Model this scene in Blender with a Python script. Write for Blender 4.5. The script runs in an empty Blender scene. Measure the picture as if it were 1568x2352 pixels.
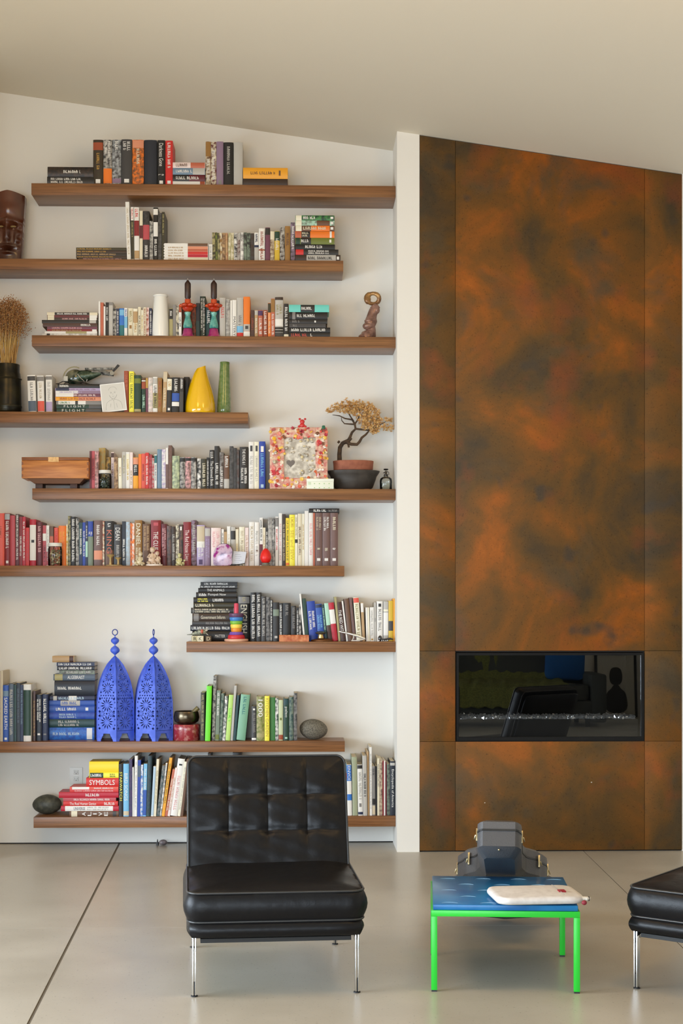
import bpy, bmesh, math, random
from mathutils import Vector, Matrix, Euler
from mathutils.geometry import delaunay_2d_cdt
R = math.radians
random.seed(7)
SC = bpy.context.scene
COL = SC.collection

# ------------------------------------------------------------------ camera
F_PX, W_PX, H_PX = 3550.0, 1568.0, 2352.0
YAW = math.atan(0.0284)
CAM = Vector((0.0, -8.875, 1.34))
HORIZON = 1399.0
cd = bpy.data.cameras.new('camera')
cam = bpy.data.objects.new('camera', cd)
COL.objects.link(cam)
cam.location = CAM
cam.rotation_euler = (math.pi/2, 0, -YAW)
cd.sensor_fit = 'VERTICAL'
cd.sensor_height = 36.0
cd.sensor_width = 24.0
cd.lens = F_PX/H_PX*36.0
cd.shift_y = (HORIZON - H_PX/2)/H_PX
cd.clip_start = 0.05
SC.camera = cam

# ------------------------------------------------------------------ exposure, world, daylight
vs = SC.view_settings
vs.view_transform = 'Standard'
vs.look = 'None'
vs.exposure = 0.06
vs.gamma = 1.0
vs.use_curve_mapping = False
wd = bpy.data.worlds.new('world')
SC.world = wd
wd.use_nodes = True
bg = wd.node_tree.nodes['Background']
bg.inputs['Color'].default_value = (0.88, 0.95, 1.0, 1)
bg.inputs['Strength'].default_value = 0.4

def area(name, loc, rot, sx, sy, watts, col):
    l = bpy.data.lights.new(name, 'AREA')
    l.shape = 'RECTANGLE'; l.size = sx; l.size_y = sy
    l.energy = watts; l.color = col
    o = bpy.data.objects.new(name, l)
    COL.objects.link(o); o.location = loc; o.rotation_euler = rot
    return o
# daylight entering through the tall window in the left wall and the glazed doors behind the camera
L1 = area('daylight_left_window', (-4.9, -5.2, 1.15), (R(90-24), 0, R(-90)), 4.8, 2.0, 425, (0.755, 0.872, 1.0))
L2 = area('daylight_rear_doors', (-1.9, -10.9, 1.1), (R(90-24), 0, 0), 4.6, 2.0, 205, (0.755, 0.872, 1.0))
L1.data.spread = R(140); L2.data.spread = R(130)
# two added warm point lights without fixtures, to tint the upper wall and ceiling
for lx, ly in ((-1.4, -3.8), (1.5, -4.2)):
    pl = bpy.data.lights.new('added_warm_light', 'POINT')
    pl.energy = 44; pl.color = (1.0, 0.58, 0.18); pl.shadow_soft_size = 0.35
    po = bpy.data.objects.new('added_warm_light', pl)
    COL.objects.link(po); po.location = (lx, ly, 3.45)

# ------------------------------------------------------------------ photograph pixel -> point on a plane of the room
_s, _c = math.sin(YAW), math.cos(YAW)
def ray(px, py):
    a = (px - W_PX/2)/F_PX; b = (HORIZON - py)/F_PX
    return Vector((_s + a*_c, _c - a*_s, b))
def at(px, py, Y):
    d = ray(px, py); return CAM + d*((Y - CAM.y)/d.y)
def floor_pt(px, py, z=0.0):
    d = ray(px, py); return CAM + d*((z - CAM.z)/d.z)
def ppm(Y, px=784):            # pixels per metre on plane y = Y
    return 1.0/(at(px+.5, 1399, Y).x - at(px-.5, 1399, Y).x)

# ------------------------------------------------------------------ colours and materials
def s2l(c):
    c /= 255.0
    return c/12.92 if c <= .04045 else ((c+.055)/1.055)**2.4
def rgb(*c): return tuple(s2l(v) for v in c)
_mats = {}
def mat(name, col, rough=.5, metal=0., col2=None, scale=20., mix=.5, bump=0., bscale=60., stretch=None, spec=None, emit=None, coat=0.):
    key = (name, col, rough, metal, col2, scale, mix, bump, bscale, stretch, coat)
    if key in _mats: return _mats[key]
    m = bpy.data.materials.new(name); m.use_nodes = True
    nt = m.node_tree; b = nt.nodes['Principled BSDF']
    b.inputs['Base Color'].default_value = (*col, 1)
    b.inputs['Roughness'].default_value = rough
    b.inputs['Metallic'].default_value = metal
    if spec is not None: b.inputs['Specular IOR Level'].default_value = spec
    if coat: b.inputs['Coat Weight'].default_value = coat; b.inputs['Coat Roughness'].default_value = .08
    tc = nt.nodes.new('ShaderNodeTexCoord'); src = tc.outputs['Object']
    if stretch:
        mp = nt.nodes.new('ShaderNodeMapping'); mp.inputs['Scale'].default_value = stretch
        nt.links.new(src, mp.inputs['Vector']); src = mp.outputs['Vector']
    if col2 is not None:
        n = nt.nodes.new('ShaderNodeTexNoise'); n.inputs['Scale'].default_value = scale; n.inputs['Detail'].default_value = 5
        nt.links.new(src, n.inputs['Vector'])
        cr = nt.nodes.new('ShaderNodeValToRGB')
        cr.color_ramp.elements[0].position = max(0, mix-.12); cr.color_ramp.elements[1].position = min(1, mix+.12)
        cr.color_ramp.elements[0].color = (*col, 1); cr.color_ramp.elements[1].color = (*col2, 1)
        nt.links.new(n.outputs['Fac'], cr.inputs['Fac']); nt.links.new(cr.outputs['Color'], b.inputs['Base Color'])
    if bump:
        n2 = nt.nodes.new('ShaderNodeTexNoise'); n2.inputs['Scale'].default_value = bscale; n2.inputs['Detail'].default_value = 4
        nt.links.new(src, n2.inputs['Vector'])
        bp = nt.nodes.new('ShaderNodeBump'); bp.inputs['Strength'].default_value = bump; bp.inputs['Distance'].default_value = .004
        nt.links.new(n2.outputs['Fac'], bp.inputs['Height']); nt.links.new(bp.outputs['Normal'], b.inputs['Normal'])
    _mats[key] = m
    return m
def thin_glass(name, tint, rough=.02, ior=1.45, base=.0):
    if name in _mats: return _mats[name]
    m = bpy.data.materials.new(name); m.use_nodes = True; nt = m.node_tree
    for n in list(nt.nodes):
        if n.type != 'OUTPUT_MATERIAL': nt.nodes.remove(n)
    out = nt.nodes['Material Output']
    tr = nt.nodes.new('ShaderNodeBsdfTransparent'); tr.inputs['Color'].default_value = (*tint, 1)
    gl = nt.nodes.new('ShaderNodeBsdfGlossy'); gl.inputs['Roughness'].default_value = rough
    fr = nt.nodes.new('ShaderNodeFresnel'); fr.inputs['IOR'].default_value = ior
    mx = nt.nodes.new('ShaderNodeMixShader')
    nt.links.new(fr.outputs[0], mx.inputs[0]); nt.links.new(tr.outputs[0], mx.inputs[1]); nt.links.new(gl.outputs[0], mx.inputs[2])
    nt.links.new(mx.outputs[0], out.inputs['Surface'])
    _mats[name] = m
    return m

# ------------------------------------------------------------------ mesh helpers
class MB:
    def __init__(self): self.v = []; self.f = []
    def add(self, vs, fs, M=None):
        o = len(self.v)
        self.v += [tuple(M @ Vector(p)) if M is not None else tuple(p) for p in vs]
        self.f += [tuple(i+o for i in f) for f in fs]
        return self
    def box(self, x0, x1, y0, y1, z0, z1, M=None):
        v = [(x0,y0,z0),(x1,y0,z0),(x1,y1,z0),(x0,y1,z0),(x0,y0,z1),(x1,y0,z1),(x1,y1,z1),(x0,y1,z1)]
        return self.add(v, [(0,3,2,1),(4,5,6,7),(0,1,5,4),(1,2,6,5),(2,3,7,6),(3,0,4,7)], M)
    def lathe(self, prof, seg=24, c=(0,0,0), M=None, cap=True, sx=1., sy=1.):
        vs = []; fs = []; n = len(prof)
        for r, z in prof:
            for k in range(seg):
                a = 2*math.pi*k/seg
                vs.append((c[0]+r*math.cos(a)*sx, c[1]+r*math.sin(a)*sy, c[2]+z))
        for i in range(n-1):
            for k in range(seg):
                k2 = (k+1) % seg
                fs.append((i*seg+k, i*seg+k2, (i+1)*seg+k2, (i+1)*seg+k))
        if cap:
            if prof[0][0] > 1e-6: fs.append(tuple(range(seg-1, -1, -1)))
            if prof[-1][0] > 1e-6: fs.append(tuple((n-1)*seg+k for k in range(seg)))
        return self.add(vs, fs, M)
    def tube(self, pts, rad, seg=8, M=None, closed=False):
        pts = [Vector(p) for p in pts]; n = len(pts)
        if not isinstance(rad, (list, tuple)): rad = [rad]*n
        vs = []; fs = []
        up = Vector((0,0,1)); prev = None
        for i, p in enumerate(pts):
            if closed: t = pts[(i+1) % n]-pts[i-1]
            else: t = pts[min(i+1,n-1)]-pts[max(i-1,0)]
            t.normalize()
            if prev is None:
                ref = up if abs(t.z) < .9 else Vector((1,0,0))
                a = t.cross(ref).normalized()
            else:
                a = (prev - t*prev.dot(t))
                a = a.normalized() if a.length > 1e-6 else t.cross(up).normalized()
            prev = a; b = t.cross(a)
            for k in range(seg):
                an = 2*math.pi*k/seg
                vs.append(p + (a*math.cos(an)+b*math.sin(an))*rad[i])
        m = n if closed else n-1
        for i in range(m):
            j = (i+1) % n
            for k in range(seg):
                k2 = (k+1) % seg
                fs.append((i*seg+k, i*seg+k2, j*seg+k2, j*seg+k))
        if not closed:
            fs.append(tuple(range(seg-1,-1,-1))); fs.append(tuple((n-1)*seg+k for k in range(seg)))
        return self.add(vs, fs, M)
    def ell(self, c, r, seg=16, rings=10, M=None, fn=None):
        vs = []; fs = []
        for i in range(1, rings):
            ph = math.pi*i/rings
            for k in range(seg):
                a = 2*math.pi*k/seg
                d = Vector((math.sin(ph)*math.cos(a), math.sin(ph)*math.sin(a), math.cos(ph)))
                s = fn(d) if fn else 1.
                vs.append((c[0]+d.x*r[0]*s, c[1]+d.y*r[1]*s, c[2]+d.z*r[2]*s))
        top = len(vs); s = fn(Vector((0,0,1))) if fn else 1.; vs.append((c[0],c[1],c[2]+r[2]*s))
        s = fn(Vector((0,0,-1))) if fn else 1.; bot = len(vs); vs.append((c[0],c[1],c[2]-r[2]*s))
        for k in range(seg):
            k2 = (k+1) % seg
            fs.append((top, k, k2)); fs.append((bot, (rings-2)*seg+k2, (rings-2)*seg+k))
        for i in range(rings-2):
            for k in range(seg):
                k2 = (k+1) % seg
                fs.append((i*seg+k, (i+1)*seg+k, (i+1)*seg+k2, i*seg+k2))
        return self.add(vs, fs, M)
    def prism(self, poly, a0, a1, axis='z', M=None):
        n = len(poly)
        def P(p, t):
            return {'z': (p[0],p[1],t), 'y': (p[0],t,p[1]), 'x': (t,p[0],p[1])}[axis]
        vs = [P(p,a0) for p in poly]+[P(p,a1) for p in poly]
        fs = [tuple(range(n-1,-1,-1)), tuple(range(n,2*n))]+[(i,(i+1)%n,n+(i+1)%n,n+i) for i in range(n)]
        return self.add(vs, fs, M)
    def mesh(self, name, m, smooth=None, bevel=0.):
        me = bpy.data.meshes.new(name)
        me.from_pydata(self.v, [], self.f)
        bm = bmesh.new(); bm.from_mesh(me)
        bmesh.ops.recalc_face_normals(bm, faces=bm.faces)
        if bevel:
            es = [e for e in bm.edges if len(e.link_faces) == 2 and e.calc_face_angle(0) > R(40)]
            bmesh.ops.bevel(bm, geom=es, offset=bevel, segments=2, profile=.5, affect='EDGES')
        bm.to_mesh(me); bm.free()
        for mm in (m if isinstance(m, (list, tuple)) else [m]): me.materials.append(mm)
        if smooth is not None or bevel:
            me.shade_smooth(); me.set_sharp_from_angle(angle=R(smooth if smooth is not None else 45))
        me.update()
        return me
    def build(self, name, m, parent=None, loc=None, smooth=None, bevel=0., rot=None):
        o = bpy.data.objects.new(name, self.mesh(name, m, smooth, bevel))
        COL.objects.link(o)
        if parent is not None: o.parent = parent
        if loc is not None: o.location = loc
        if rot is not None: o.rotation_euler = rot
        return o
def tag(o, label=None, cat=None, group=None, kind=None):
    if label: o['label'] = label
    if cat: o['category'] = cat
    if group: o['group'] = group
    if kind: o['kind'] = kind
    return o
def thing(name, label, cat, loc=(0,0,0), rot=(0,0,0), group=None):
    o = bpy.data.objects.new(name, None); COL.objects.link(o)
    o.empty_display_size = .05
    o.location = loc; o.rotation_euler = rot
    return tag(o, label, cat, group)
def struct(o): o['kind'] = 'structure'; return o
def copy_tree(o, parent=None):
    c = o.copy(); COL.objects.link(c); c.parent = parent
    for ch in list(o.children): copy_tree(ch, c)
    return c
def text_mesh(txt, spaced=1.0):
    cu = bpy.data.curves.new('lettering', 'FONT'); cu.body = txt; cu.resolution_u = 2; cu.space_character = spaced
    ob = bpy.data.objects.new('lettering', cu)
    me = bpy.data.meshes.new_from_object(ob)
    vs = [(v.co.x, v.co.y) for v in me.vertices]; fs = [tuple(p.vertices) for p in me.polygons]
    bpy.data.objects.remove(ob); bpy.data.curves.remove(cu); bpy.data.meshes.remove(me)
    if not vs: return [], []
    x0 = min(v[0] for v in vs); x1 = max(v[0] for v in vs); y0 = min(v[1] for v in vs); y1 = max(v[1] for v in vs)
    vs = [((v[0]-x0)/(x1-x0), (v[1]-y0)/(y1-y0)) for v in vs]
    return vs, fs, (x1-x0)/(y1-y0)
# ================================================================== THE ROOM
X_NL, X_NR = -1.777, 0.548            # niche, left and right side
Y_F = -0.364                          # plane of the fireplace wall
Y_S = -0.25                           # front of the shelves
X_C0 = at(963, 1399, Y_F).x           # copper from
X_C1 = at(1566, 1399, Y_F).x          # copper to
RX0, RX1, RY0 = -5.0, 4.6, -11.0
p0, p1 = at(0, 212, 0), at(905, 347, 0)
CS = (p1.z-p0.z)/(p1.x-p0.x)
def ceil_z(x): return p0.z + CS*(x-p0.x)

wall_m = mat('wall_paint', rgb(232, 229, 221), .75, bump=.03, bscale=180)
ceil_m = mat('ceiling_paint', rgb(226, 216, 196), .8, bump=.03, bscale=180)
black_m = mat('black_metal', (.012,.012,.013), .4)

def wall_poly(name, pts, thick, n):
    """vertical wall, pts = outline as (x,y,z), extruded along n"""
    m = MB(); k = len(pts); nv = Vector(n)*thick
    vs = [Vector(p) for p in pts]+[Vector(p)+nv for p in pts]
    m.add(vs, [tuple(range(k)), tuple(range(2*k-1,k-1,-1))]+[(i,(i+1)%k,k+(i+1)%k,k+i) for i in range(k)])
    return struct(m.build(name, wall_m))
wall_poly('wall_back', [(X_NL,0,0),(X_NR,0,0),(X_NR,0,ceil_z(X_NR)),(X_NL,0,ceil_z(X_NL))], .15, (0,1,0))
# unseen wall left of the niche, its return deepened to shade the left side
Y_L = -0.68
m = MB()
m.add([(RX0,Y_L,0),(X_NL,Y_L,0),(X_NL,Y_L,ceil_z(X_NL)),(RX0,Y_L,ceil_z(RX0)),(RX0,.15,0),(X_NL,.15,0),(X_NL,.15,ceil_z(X_NL)),(RX0,.15,ceil_z(RX0))],
      [(0,1,2,3),(7,6,5,4),(0,4,5,1),(1,5,6,2),(2,6,7,3),(3,7,4,0)])
struct(m.build('wall_niche_left', wall_m))
# white pier between niche and copper
m = MB()
def pier(x0, x1, y0, y1):
    m.add([(x0,y0,0),(x1,y0,0),(x1,y0,ceil_z(x1)),(x0,y0,ceil_z(x0)),(x0,y1,0),(x1,y1,0),(x1,y1,ceil_z(x1)),(x0,y1,ceil_z(x0))],
          [(0,1,2,3),(7,6,5,4),(0,4,5,1),(1,5,6,2),(2,6,7,3),(3,7,4,0)])
pier(X_NR, X_C0, Y_F, .15)
struct(m.build('wall_pier', wall_m))
# fireplace wall behind the copper, with the opening for the insert
OX0, OX1 = at(1047,1399,Y_F).x, at(1479,1399,Y_F).x
OZ0, OZ1 = at(1262,1702,Y_F).z, at(1262,1498,Y_F).z
yb = Y_F+.013
m = MB()
pier(X_C0, OX0, yb, .15); pier(OX1, X_C1, yb, .15)
m.box(OX0, OX1, yb, .15, 0, OZ0)
x0, x1 = OX0, OX1
m.add([(x0,yb,OZ1),(x1,yb,OZ1),(x1,yb,ceil_z(x1)),(x0,yb,ceil_z(x0)),(x0,.15,OZ1),(x1,.15,OZ1),(x1,.15,ceil_z(x1)),(x0,.15,ceil_z(x0))],
      [(0,1,2,3),(7,6,5,4),(0,4,5,1),(1,5,6,2),(2,6,7,3),(3,7,4,0)])
m.box(OX0, OX1, .10, .15, OZ0, OZ1)
chim = struct(m.build('wall_fireplace', mat('dark_backing', rgb(30,24,20), .8)))
m = MB(); pier(X_C1, RX1, Y_F, .15); struct(m.build('wall_right_front', wall_m))
# side and rear walls, out of the frame: they hold the windows that light the room
m = MB()
zL = ceil_z(RX0)
WL0, WL1, WZ0, WZ1 = -7.7, -2.7, .12, 2.3
m.box(RX0-.15, RX0, RY0, WL0, 0, zL); m.box(RX0-.15, RX0, WL1, .15, 0, zL)
m.box(RX0-.15, RX0, WL0, WL1, 0, WZ0); m.box(RX0-.15, RX0, WL0, WL1, WZ1, zL)
struct(m.build('wall_left', wall_m))
m = MB(); m.box(RX1, RX1+.15, RY0, .15, 0, ceil_z(RX1)); struct(m.build('wall_right', wall_m))
RW0, RW1 = -4.3, .5
m = MB(); pier(RX0, RW0, RY0-.15, RY0); pier(RW1, RX1, RY0-.15, RY0)
m.box(RW0, RW1, RY0-.15, RY0, 0, .1)
x0, x1 = RW0, RW1
m.add([(x0,RY0-.15,2.5),(x1,RY0-.15,2.5),(x1,RY0-.15,ceil_z(x1)),(x0,RY0-.15,ceil_z(x0)),(x0,RY0,2.5),(x1,RY0,2.5),(x1,RY0,ceil_z(x1)),(x0,RY0,ceil_z(x0))],
      [(0,1,2,3),(7,6,5,4),(0,4,5,1),(1,5,6,2),(2,6,7,3),(3,7,4,0)])
struct(m.build('wall_rear', wall_m))
# frames and panes of the two big windows
pane_m = thin_glass('window_glass', (.97,.98,.98), .0, 1.45); fr_m = mat('window_frame', rgb(60,58,56), .5)
m = MB(); n_w = 4
for i in range(n_w+1):
    y = WL0+(WL1-WL0)*i/n_w; m.box(RX0-.12, RX0-.06, y-.025, y+.025, WZ0, WZ1)
m.box(RX0-.12, RX0-.06, WL0, WL1, WZ0, WZ0+.05); m.box(RX0-.12, RX0-.06, WL0, WL1, WZ1-.05, WZ1)
w1 = struct(m.build('window_1', fr_m))
for i in range(n_w):
    a_, b_ = WL0+(WL1-WL0)*i/n_w+.025, WL0+(WL1-WL0)*(i+1)/n_w-.025
    MB().box(RX0-.093, RX0-.087, a_, b_, WZ0+.05, WZ1-.05).build('pane', pane_m, w1)
m = MB()
for i in range(n_w+1):
    x = RW0+(RW1-RW0)*i/n_w; m.box(x-.025, x+.025, RY0-.12, RY0-.06, .1, 2.5)
m.box(RW0, RW1, RY0-.12, RY0-.06, .1, .16); m.box(RW0, RW1, RY0-.12, RY0-.06, 2.44, 2.5)
w2 = struct(m.build('window_2', fr_m))
for i in range(n_w):
    a_, b_ = RW0+(RW1-RW0)*i/n_w+.025, RW0+(RW1-RW0)*(i+1)/n_w-.025
    MB().box(a_, b_, RY0-.093, RY0-.087, .16, 2.44).build('pane', pane_m, w2)
# ceiling
m = MB(); t = .12
m.add([(RX0,RY0,ceil_z(RX0)),(RX1,RY0,ceil_z(RX1)),(RX1,.15,ceil_z(RX1)),(RX0,.15,ceil_z(RX0)),
       (RX0,RY0,ceil_z(RX0)+t),(RX1,RY0,ceil_z(RX1)+t),(RX1,.15,ceil_z(RX1)+t),(RX0,.15,ceil_z(RX0)+t)],
      [(0,3,2,1),(4,5,6,7),(0,1,5,4),(1,2,6,5),(2,3,7,6),(3,0,4,7)])
struct(m.build('ceiling', ceil_m))

# ---- concrete floor: six slabs between saw-cut joints
def concrete():
    m = bpy.data.materials.new('polished_concrete'); m.use_nodes = True; nt = m.node_tree; b = nt.nodes['Principled BSDF']
    tc = nt.nodes.new('ShaderNodeTexCoord')
    n1 = nt.nodes.new('ShaderNodeTexNoise'); n1.inputs['Scale'].default_value = 1.3; n1.inputs['Detail'].default_value = 6; n1.inputs['Roughness'].default_value = .6
    n2 = nt.nodes.new('ShaderNodeTexNoise'); n2.inputs['Scale'].default_value = 90; n2.inputs['Detail'].default_value = 3
    nt.links.new(tc.outputs['Object'], n1.inputs['Vector']); nt.links.new(tc.outputs['Object'], n2.inputs['Vector'])
    cr = nt.nodes.new('ShaderNodeValToRGB')
    cr.color_ramp.elements[0].position = .32; cr.color_ramp.elements[1].position = .7
    cr.color_ramp.elements[0].color = (*rgb(168,161,147),1); cr.color_ramp.elements[1].color = (*rgb(190,184,171),1)
    nt.links.new(n1.outputs['Fac'], cr.inputs['Fac'])
    sp = nt.nodes.new('ShaderNodeValToRGB')
    sp.color_ramp.elements[0].position = .27; sp.color_ramp.elements[1].position = .36
    sp.color_ramp.elements[0].color = (.55,.55,.55,1); sp.color_ramp.elements[1].color = (1,1,1,1)
    e = sp.color_ramp.elements.new(.72); e.color = (1,1,1,1); e = sp.color_ramp.elements.new(.80); e.color = (1.35,1.35,1.35,1)
    nt.links.new(n2.outputs['Fac'], sp.inputs['Fac'])
    mx = nt.nodes.new('ShaderNodeMix'); mx.data_type = 'RGBA'; mx.blend_type = 'MULTIPLY'; mx.inputs[0].default_value = 1
    nt.links.new(cr.outputs['Color'], mx.inputs[6]); nt.links.new(sp.outputs['Color'], mx.inputs[7])
    nt.links.new(mx.outputs[2], b.inputs['Base Color'])
    rr = nt.nodes.new('ShaderNodeMapRange'); rr.inputs[3].default_value = .22; rr.inputs[4].default_value = .42
    nt.links.new(n1.outputs['Fac'], rr.inputs[0]); nt.links.new(rr.outputs[0], b.inputs['Roughness'])
    return m
conc = concrete()
m = MB(); m.box(RX0-.15, RX1+.15, RY0-.15, .15, -.15, -.0018)
flo = struct(m.build('floor', mat('joint_filler', rgb(98,90,76), .9)))
A0, A1 = floor_pt(270,1945), floor_pt(65,2352)
B0, B1 = floor_pt(1345,1960), floor_pt(1421,2034)
yC = floor_pt(230,2131).y
def lx(P, Q, y): return P.x + (Q.x-P.x)*(y-P.y)/(Q.y-P.y)
g = .0055
for (ya, ybk) in ((RY0-.15, yC-.001), (yC+.001, .15)):
    cols = [(lambda y: RX0-.15, lambda y: lx(A0,A1,y)-g), (lambda y: lx(A0,A1,y)+g, lambda y: lx(B0,B1,y)-g*.4), (lambda y: lx(B0,B1,y)+g*.4, lambda y: RX1+.15)]
    for l, r in cols:
        m = MB()
        m.prism([(l(ya),ya),(r(ya),ya),(r(ybk),ybk),(l(ybk),ybk)], -.0017, 0)
        m.build('concrete_slab', conc, flo)
# solid dark strip, coloured as the shade at the foot of the niche wall
m = MB(); m.box(X_NL, X_NR, -.004, 0, 0, .006)
struct(m.build('shade_strip_back', mat('painted_gap_shade', rgb(40,38,36), .8)))

# ---- copper cladding
def copper():
    m = bpy.data.materials.new('patinated_copper'); m.use_nodes = True; nt = m.node_tree; b = nt.nodes['Principled BSDF']
    tc = nt.nodes.new('ShaderNodeTexCoord'); oi = nt.nodes.new('ShaderNodeObjectInfo')
    def noise(sc, det, w, rough=.55, dist=0.):
        n = nt.nodes.new('ShaderNodeTexNoise'); n.noise_dimensions = '4D'
        n.inputs['Scale'].default_value = sc; n.inputs['Detail'].default_value = det; n.inputs['Roughness'].default_value = rough; n.inputs['Distortion'].default_value = dist
        mm = nt.nodes.new('ShaderNodeMath'); mm.operation = 'MULTIPLY_ADD'; mm.inputs[1].default_value = .35; mm.inputs[2].default_value = w
        nt.links.new(oi.outputs['Random'], mm.inputs[0]); nt.links.new(mm.outputs[0], n.inputs['W'])
        nt.links.new(tc.outputs['Object'], n.inputs['Vector']); return n
    def ramp(n, stops):
        cr = nt.nodes.new('ShaderNodeValToRGB'); els = cr.color_ramp.elements
        els[0].position, els[0].color = stops[0][0], (*stops[0][1],1); els[1].position, els[1].color = stops[-1][0], (*stops[-1][1],1)
        for p, c in stops[1:-1]:
            e = els.new(p); e.color = (*c,1)
        nt.links.new(n, cr.inputs['Fac']); return cr
    def mixc(fac, a, bb, mode='MIX'):
        mx = nt.nodes.new('ShaderNodeMix'); mx.data_type = 'RGBA'; mx.blend_type = mode
        if isinstance(fac, float): mx.inputs[0].default_value = fac
        else: nt.links.new(fac, mx.inputs[0])
        for s, k in ((a,6),(bb,7)):
            if isinstance(s, tuple): mx.inputs[k].default_value = (*s,1)
            else: nt.links.new(s, mx.inputs[k])
        return mx.outputs[2]
    big = noise(2.2, 4, 3.1, .58, .6)
    c1 = ramp(big.outputs['Fac'], [(.32, rgb(68,56,38)), (.45, rgb(92,66,30)), (.56, rgb(116,74,26)), (.66, rgb(146,82,22)), (.76, rgb(180,100,28))])
    gr = noise(2.3, 4, 11.7, .6, .4)
    f2 = ramp(gr.outputs['Fac'], [(.54, (0,0,0)), (.70, (.8,.8,.8))])
    c2 = mixc(f2.outputs['Color'], c1.outputs['Color'], rgb(78,68,50))
    rd = noise(3.1, 3, 7.3)
    f3 = ramp(rd.outputs['Fac'], [(.56, (0,0,0)), (.72, (.55,.55,.55))])
    c3 = mixc(f3.outputs['Color'], c2, rgb(140,68,32))
    blot = noise(5.5, 2, 21.0, .4)
    f4 = ramp(blot.outputs['Fac'], [(.66, (0,0,0)), (.73, (.75,.75,.75))])
    c4 = mixc(f4.outputs['Color'], c3, rgb(66,58,48))
    sp = noise(120, 3, 1.0)
    f5 = ramp(sp.outputs['Fac'], [(.28, (.62,.62,.62)), (.42, (1,1,1)), (.60, (1,1,1)), (.74, (1.25,1.25,1.2))])
    c5 = mixc(1.0, c4, f5.outputs['Color'], 'MULTIPLY')
    nt.links.new(c5, b.inputs['Base Color'])
    b.inputs['Metallic'].default_value = .2; b.inputs['Roughness'].default_value = .55; b.inputs['Specular IOR Level'].default_value = .3
    bp = nt.nodes.new('ShaderNodeBump'); bp.inputs['Strength'].default_value = .06; bp.inputs['Distance'].default_value = .004
    nt.links.new(sp.outputs['Fac'], bp.inputs['Height']); nt.links.new(bp.outputs['Normal'], b.inputs['Normal'])
    return m
cop = copper()
xa, xb = at(1045.5,1399,Y_F).x, at(1480,1399,Y_F).x
za, zb = at(1262,1703,Y_F).z, at(1262,1495,Y_F).z
gp = .0007
def cpanel(x0, x1, z0, z1):      # z1 None = up to the ceiling
    m = MB(); x0 += gp; x1 -= gp; z0 += gp
    t0 = (ceil_z(x0)-.004) if z1 is None else z1-gp
    t1 = (ceil_z(x1)-.004) if z1 is None else z1-gp
    m.add([(x0,Y_F,z0),(x1,Y_F,z0),(x1,Y_F,t1),(x0,Y_F,t0),(x0,yb,z0),(x1,yb,z0),(x1,yb,t1),(x0,yb,t0)],
          [(0,1,2,3),(7,6,5,4),(0,4,5,1),(1,5,6,2),(2,6,7,3),(3,7,4,0)])
    return m.build('copper_panel', cop, chim, bevel=.0012)
for xx0, xx1 in ((X_C0+.001,xa),(xa,xb),(xb,X_C1)):
    cpanel(xx0, xx1, .006, za)
    cpanel(xx0, xx1, zb, None)
    if xx0 != xa: cpanel(xx0, xx1, za, zb)
for px, py in ((1358,1797),(1113,1844)):
    p = at(px, py, Y_F); MB().lathe([(.0,.003),(.003,.002),(.0035,0)], 10, M=Matrix.Translation(p) @ Matrix.Rotation(R(90),4,'X')).build('rivet', mat('bright_rivet', (.8,.75,.65), .25, 1.), chim)

# ---- gas fireplace insert
fp = thing('fireplace', 'black linear gas fireplace set into the copper wall', 'fireplace', ((OX0+OX1)/2, Y_F, OZ0))
def rel(o): return None
cx = (OX0+OX1)/2; hw = (OX1-OX0)/2-.002; hh = OZ1-OZ0-.004
m = MB(); fw = .022
m.box(-hw,hw,-.0,.03,.002,fw); m.box(-hw,hw,0,.03,hh-fw*.6,hh); m.box(-hw,-hw+fw*.6,0,.03,fw,hh-fw*.6); m.box(hw-fw*.6,hw,0,.03,fw,hh-fw*.6)
m.build('frame', mat('fire_frame', (.006,.006,.006), .6, spec=.2), fp, smooth=30)
m = MB(); m.box(-hw,hw,.43,.44,0,hh); m.box(-hw,-hw+.01,.03,.43,0,hh); m.box(hw-.01,hw,.03,.43,0,hh); m.box(-hw,hw,.03,.43,hh-.01,hh); m.box(-hw,hw,.03,.43,0.002,.012)
m.build('firebox', mat('fire_interior', (.004,.004,.004), .8, spec=.1), fp)
m = MB(); m.box(-hw+.014,hw-.014,.012,.016,fw,hh-fw*.6)
m.build('glass_pane', thin_glass('fire_glass', (.92,.92,.92), .0, 1.85), fp)
bz = hh*(1702-1650)/(1702-1498)
m = MB(); m.box(-hw+.02,hw-.02,.06,.40,.012,bz-.008)
m.build('burner_tray', mat('tray_metal', rgb(44,42,38), .6, .2), fp)
m = MB(); rnd = random.Random(3)
for i in range(1500):
    x = rnd.uniform(-hw+.03,hw-.03); y = .065+abs(rnd.gauss(0,.09)); y = min(y,.38)
    s = rnd.uniform(.006,.013); Mx = Matrix.Translation((x,y,bz-.006+rnd.uniform(0,.012))) @ Euler((rnd.random()*6,rnd.random()*6,rnd.random()*6)).to_matrix().to_4x4()
    m.add([(s,0,0),(-s,0,0),(0,s,0),(0,-s,0),(0,0,s),(0,0,-s)], [(0,2,4),(2,1,4),(1,3,4),(3,0,4),(2,0,5),(1,2,5),(3,1,5),(0,3,5)], Mx)
tag(m.build('glass_crystals', mat('fire_crystals', (.97,.97,.95), .10, .65), fp), kind='stuff', label='clear crushed glass on the burner')

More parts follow.
